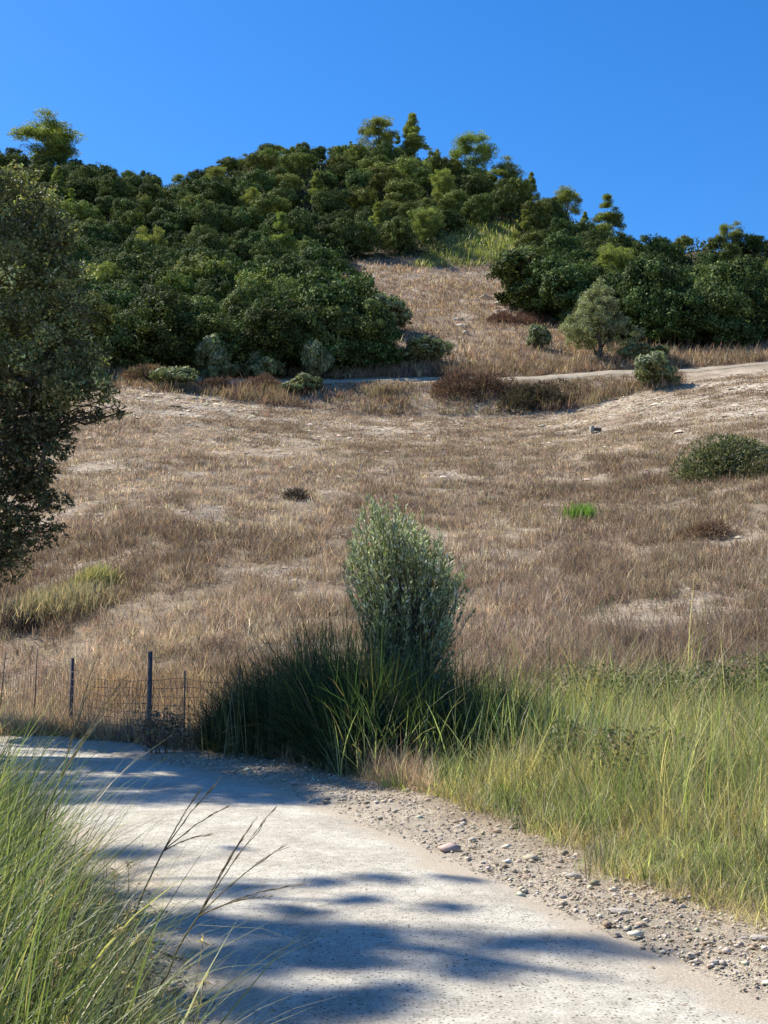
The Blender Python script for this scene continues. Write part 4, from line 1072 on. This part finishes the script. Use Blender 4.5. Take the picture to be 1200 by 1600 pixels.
# ------------------------------------------------------------------ gravel and stones
def gravel(n, size, reg, name, label):
    G = Geo(); x = rng.uniform(*reg[0], n); y = reg[1][0] + rng.random(n) ** 1.3 * (reg[1][1] - reg[1][0])
    a1 = side_dist(x, y, RRs); a2 = side_dist(x, y, GEs); al = side_dist(x, y, RLs)
    pr = sstep(-.12, .12, a1) * (1 - sstep(-.05, .3, a2)) * .8; pr = np.maximum(pr, .9 * sstep(-.5, -.02, -np.abs(al + .12)) * (y < 8)); pr = np.maximum(pr, .03)
    pr = pr * (.5 + .9 * sstep(.4, .6, fbm(x * 1.3, y * 1.3, 55, 2)))
    keep = (rng.random(n) < pr) & (a2 < .3) & (al > -.7); x, y = x[keep], y[keep]; N = len(x)
    s = size * np.exp(rng.normal(0, .6, N)); 
    octv = np.array([(1, 0, 0), (-1, 0, 0), (0, 1, 0), (0, -1, 0), (0, 0, 1), (0, 0, -1), (.7, .7, .35), (-.7, .6, .4)], float)
    tri = np.array([(6, 4, 0), (2, 4, 6), (0, 2, 6), (7, 4, 2), (1, 4, 7), (2, 1, 7), (1, 3, 4), (3, 0, 4), (2, 0, 5), (1, 2, 5), (3, 1, 5), (0, 3, 5)])
    J = octv[None] * (1 + rng.normal(0, .18, (N, 8, 1))) * s[:, None, None] * np.array([1.2, .9, .6])
    th = rng.uniform(0, 6.28, N); ct, st = np.cos(th)[:, None], np.sin(th)[:, None]
    V = np.stack([J[..., 0] * ct - J[..., 1] * st, J[..., 0] * st + J[..., 1] * ct, J[..., 2]], -1) + np.stack([x, y, np.maximum(GH(x, y), H(x, y) - .012) + s * .2 + .004], -1)[:, None]
    cc_ = np.repeat(mixc([(.46, .40, .31), (.38, .32, .24), (.54, .48, .39), (.3, .24, .17)], N, None, .12)[:, None], 8, 1)
    f = (np.arange(N)[:, None, None] * 8 + tri[None]).reshape(-1, 3)
    G.add(V.reshape(-1, 3), f, None, cc_.reshape(-1, 3))
    o = link(name, G.mesh(name, M_gravel)); tag(o, label, "gravel", kind='stuff'); return N
M_gravel = leaf_mat("gravel_stone", 0, .9, .15)
print("pebbles", gravel(90000, .0062, ((-3.5, 3.2), (4.2, 17)), "gravel", "loose pale gravel along the road edges"))
n = 4000; x = rng.uniform(-2, 3.2, n); y = 4.4 + rng.random(n) ** 1.2 * 12
a1 = side_dist(x, y, RRs); a2 = side_dist(x, y, GEs); keep = (a1 > .02) & (a2 < .05); x, y, a1 = x[keep], y[keep], a1[keep]
c_ = 0
for xx_, yy_ in zip(x, y):
    if fbm(np.array([xx_]), np.array([yy_]), 91, 2)[0] < .45: continue
    s = .015 * math.exp(rng.normal(0, .42)); o = link('stone', stones[rng.integers(0, 8)], None, (xx_, yy_, float(GH(np.array([xx_]), np.array([yy_]))[0]) + s * .2)); o.scale = (s * 1.3, s, s); o.rotation_euler = (rng.uniform(-.4, .4), rng.uniform(-.4, .4), rng.uniform(0, 6))
    tag(o, "pale stone lying in the gravel strip right of the road", "stone", "stones in the right gravel strip"); c_ += 1
    if c_ >= 170: break
print("stones", c_)
def stone_at(px_, row_, s, k, label, sc3=(1.4, 1, .8), rz=0):
    q = at(px_, row_, 1.0); d = CAMZ / (CAMZ - q[2]); o = link('stone', stones[k], None, (q[0] * d, d, float(GH(np.array([q[0] * d]), np.array([d]))[0]) + s * .25)); o.scale = [s * v for v in sc3]; o.rotation_euler = (0, 0, rz); tag(o, label, "stone")
stone_at(1186, 1474, .045, 1, "smooth white stone at the right edge of the photo by the straw")
stone_at(306, 1500, .045, 2, "largest pale stone at the foot of the left grass", (1.1, .9, .9))
stone_at(352, 1524, .032, 3, "flat pale stone left of the road, right of the largest one")
stone_at(378, 1498, .022, 4, "small grey stone at the left road edge")
stone_at(415, 1564, .025, 5, "dark grey stone at the bottom of the left road edge")
stone_at(365, 1562, .035, 6, "flat rounded stone at the bottom left of the road")
stone_at(965, 1428, .05, 0, "broad white stone in the middle of the gravel strip")
stone_at(895, 1376, .045, 7, "flat white stone at the grass edge, midway along the gravel")
# leafy bramble mounds in the verge behind the grass
def leafy(px_, row_, Y, w, h, label, n=5000, cols=((.085, .11, .045), (.12, .14, .06), (.06, .08, .035), (.2, .17, .09))):
    q = at(px_, row_, Y); x0, y0 = q[0], q[1]; z0 = float(H(np.array([x0]), np.array([y0]))[0])
    k = 14; cx = rng.normal(0, w * .3, k); cy = rng.normal(0, w * .2, k); cz = h * rng.uniform(.25, .75, k); rr = rng.uniform(.14, .3, k) * h * 1.1
    wh = rng.integers(0, k, n); u = rand_unit(n)
    P = np.stack([cx[wh] + u[:, 0] * rr[wh], cy[wh] + u[:, 1] * rr[wh], cz[wh] + u[:, 2] * rr[wh]], -1)
    V, f3, _, c = leaves(P, rand_unit(n), rng.uniform(.03, .06, n), .035, mixc(cols, n), .15, u + rand_unit(n) * .5)
    r = empty('bramble_bush', (x0, y0, z0)); link('foliage', mesh_np('foliage', V, f3, M_leaf, c), r)
    G = Geo()
    for i in range(k):
        tube(G, limb_path((cx[i] * .5, cy[i] * .5, -.05), (cx[i], cy[i], cz[i] + rr[i] * .6), 6, .12), np.linspace(.008, .003, 6), 4, (.2, .12, .08))
    link('stems', G.mesh('stems', M_dry), r); tag(r, label, "bramble")
leafy(1150, 1040, 17.5, 1.9, 1.45, "dark leafy bramble at the back right corner of the green verge", 8000)
leafy(1010, 1030, 18.2, 1.5, 1.3, "leafy bramble behind the green verge grass, below the pale stones on the field", 6000)
leafy(905, 1100, 13.6, 1.0, .75, "small dark leafy bramble in the green verge right of the reeds", 3500)
leafy(1075, 1120, 12.0, 1.0, .75, "brownish leafy bramble in the middle of the green verge", 3500, ((.16, .14, .07), (.11, .12, .05), (.2, .14, .09)))
leafy(255, 1150, 17.3, .5, .75, "dead dark brown weeds at the foot of the tallest fence post", 900, ((.15, .115, .08), (.21, .165, .11), (.11, .085, .06)))
# fallen leaves and bits on the road
n = 900; x = rng.uniform(-3, 2.6, n); y = 4.3 + rng.random(n) ** 1.5 * 10; k = (side_dist(x, y, RRs) < .6) & (side_dist(x, y, RLs) > -.3); x, y = x[k], y[k]; n = len(x)
D = rand_unit(n); D[:, 2] *= .15
V, f3, _, c = leaves(np.stack([x, y, GH(x, y) + .045], -1), D, rng.uniform(.012, .04, n), rng.uniform(.003, .012, n), mixc([(.12, .09, .06), (.22, .16, .1), (.3, .25, .17)], n), .1)
V[:, 2] = np.maximum(V[:, 2], .0)
o = link("leaf_litter", mesh_np("leaf_litter", V, f3, M_dry, c)); tag(o, "small dry leaves and bits scattered on the pale road", "leaf litter", kind='stuff')
# clods and small stones on the bare patches of the field
xs_, ys_ = scatter(60000, 19, 88, .9); zz_ = H(xs_, ys_); b_, _, _ = bare_mask(xs_, ys_, zz_)
k_ = (rng.random(len(xs_)) < .06 + 1.1 * b_) & (side_dist(xs_, ys_, GEs) > .5); xs_, ys_, zz_ = xs_[k_][:22000], ys_[k_][:22000], zz_[k_][:22000]; n = len(xs_)
s = np.maximum(.018, .0008 * ys_) * np.exp(rng.normal(0, .5, n))
octv = np.array([(1, 0, 0), (-1, 0, 0), (0, 1, 0), (0, -1, 0), (0, 0, 1), (.6, .6, .5)], float)
tri = np.array([(5, 4, 0), (2, 4, 5), (0, 2, 5), (2, 1, 4), (1, 3, 4), (3, 0, 4)])
J = octv[None] * (1 + rng.normal(0, .25, (n, 6, 1))) * s[:, None, None] * np.array([1.4, 1.0, .55]) + np.stack([xs_, ys_, zz_], -1)[:, None]
cc_ = np.repeat(mixc([(.52, .45, .35), (.40, .33, .25), (.28, .22, .16)], n)[:, None], 6, 1)
o = link("earth_clods", mesh_np("earth_clods", J.reshape(-1, 3), (np.arange(n)[:, None, None] * 6 + tri[None]).reshape(-1, 3), M_gravel, cc_.reshape(-1, 3)))
tag(o, "pale clods and small stones on the bare patches of the field", "clods", kind='stuff')
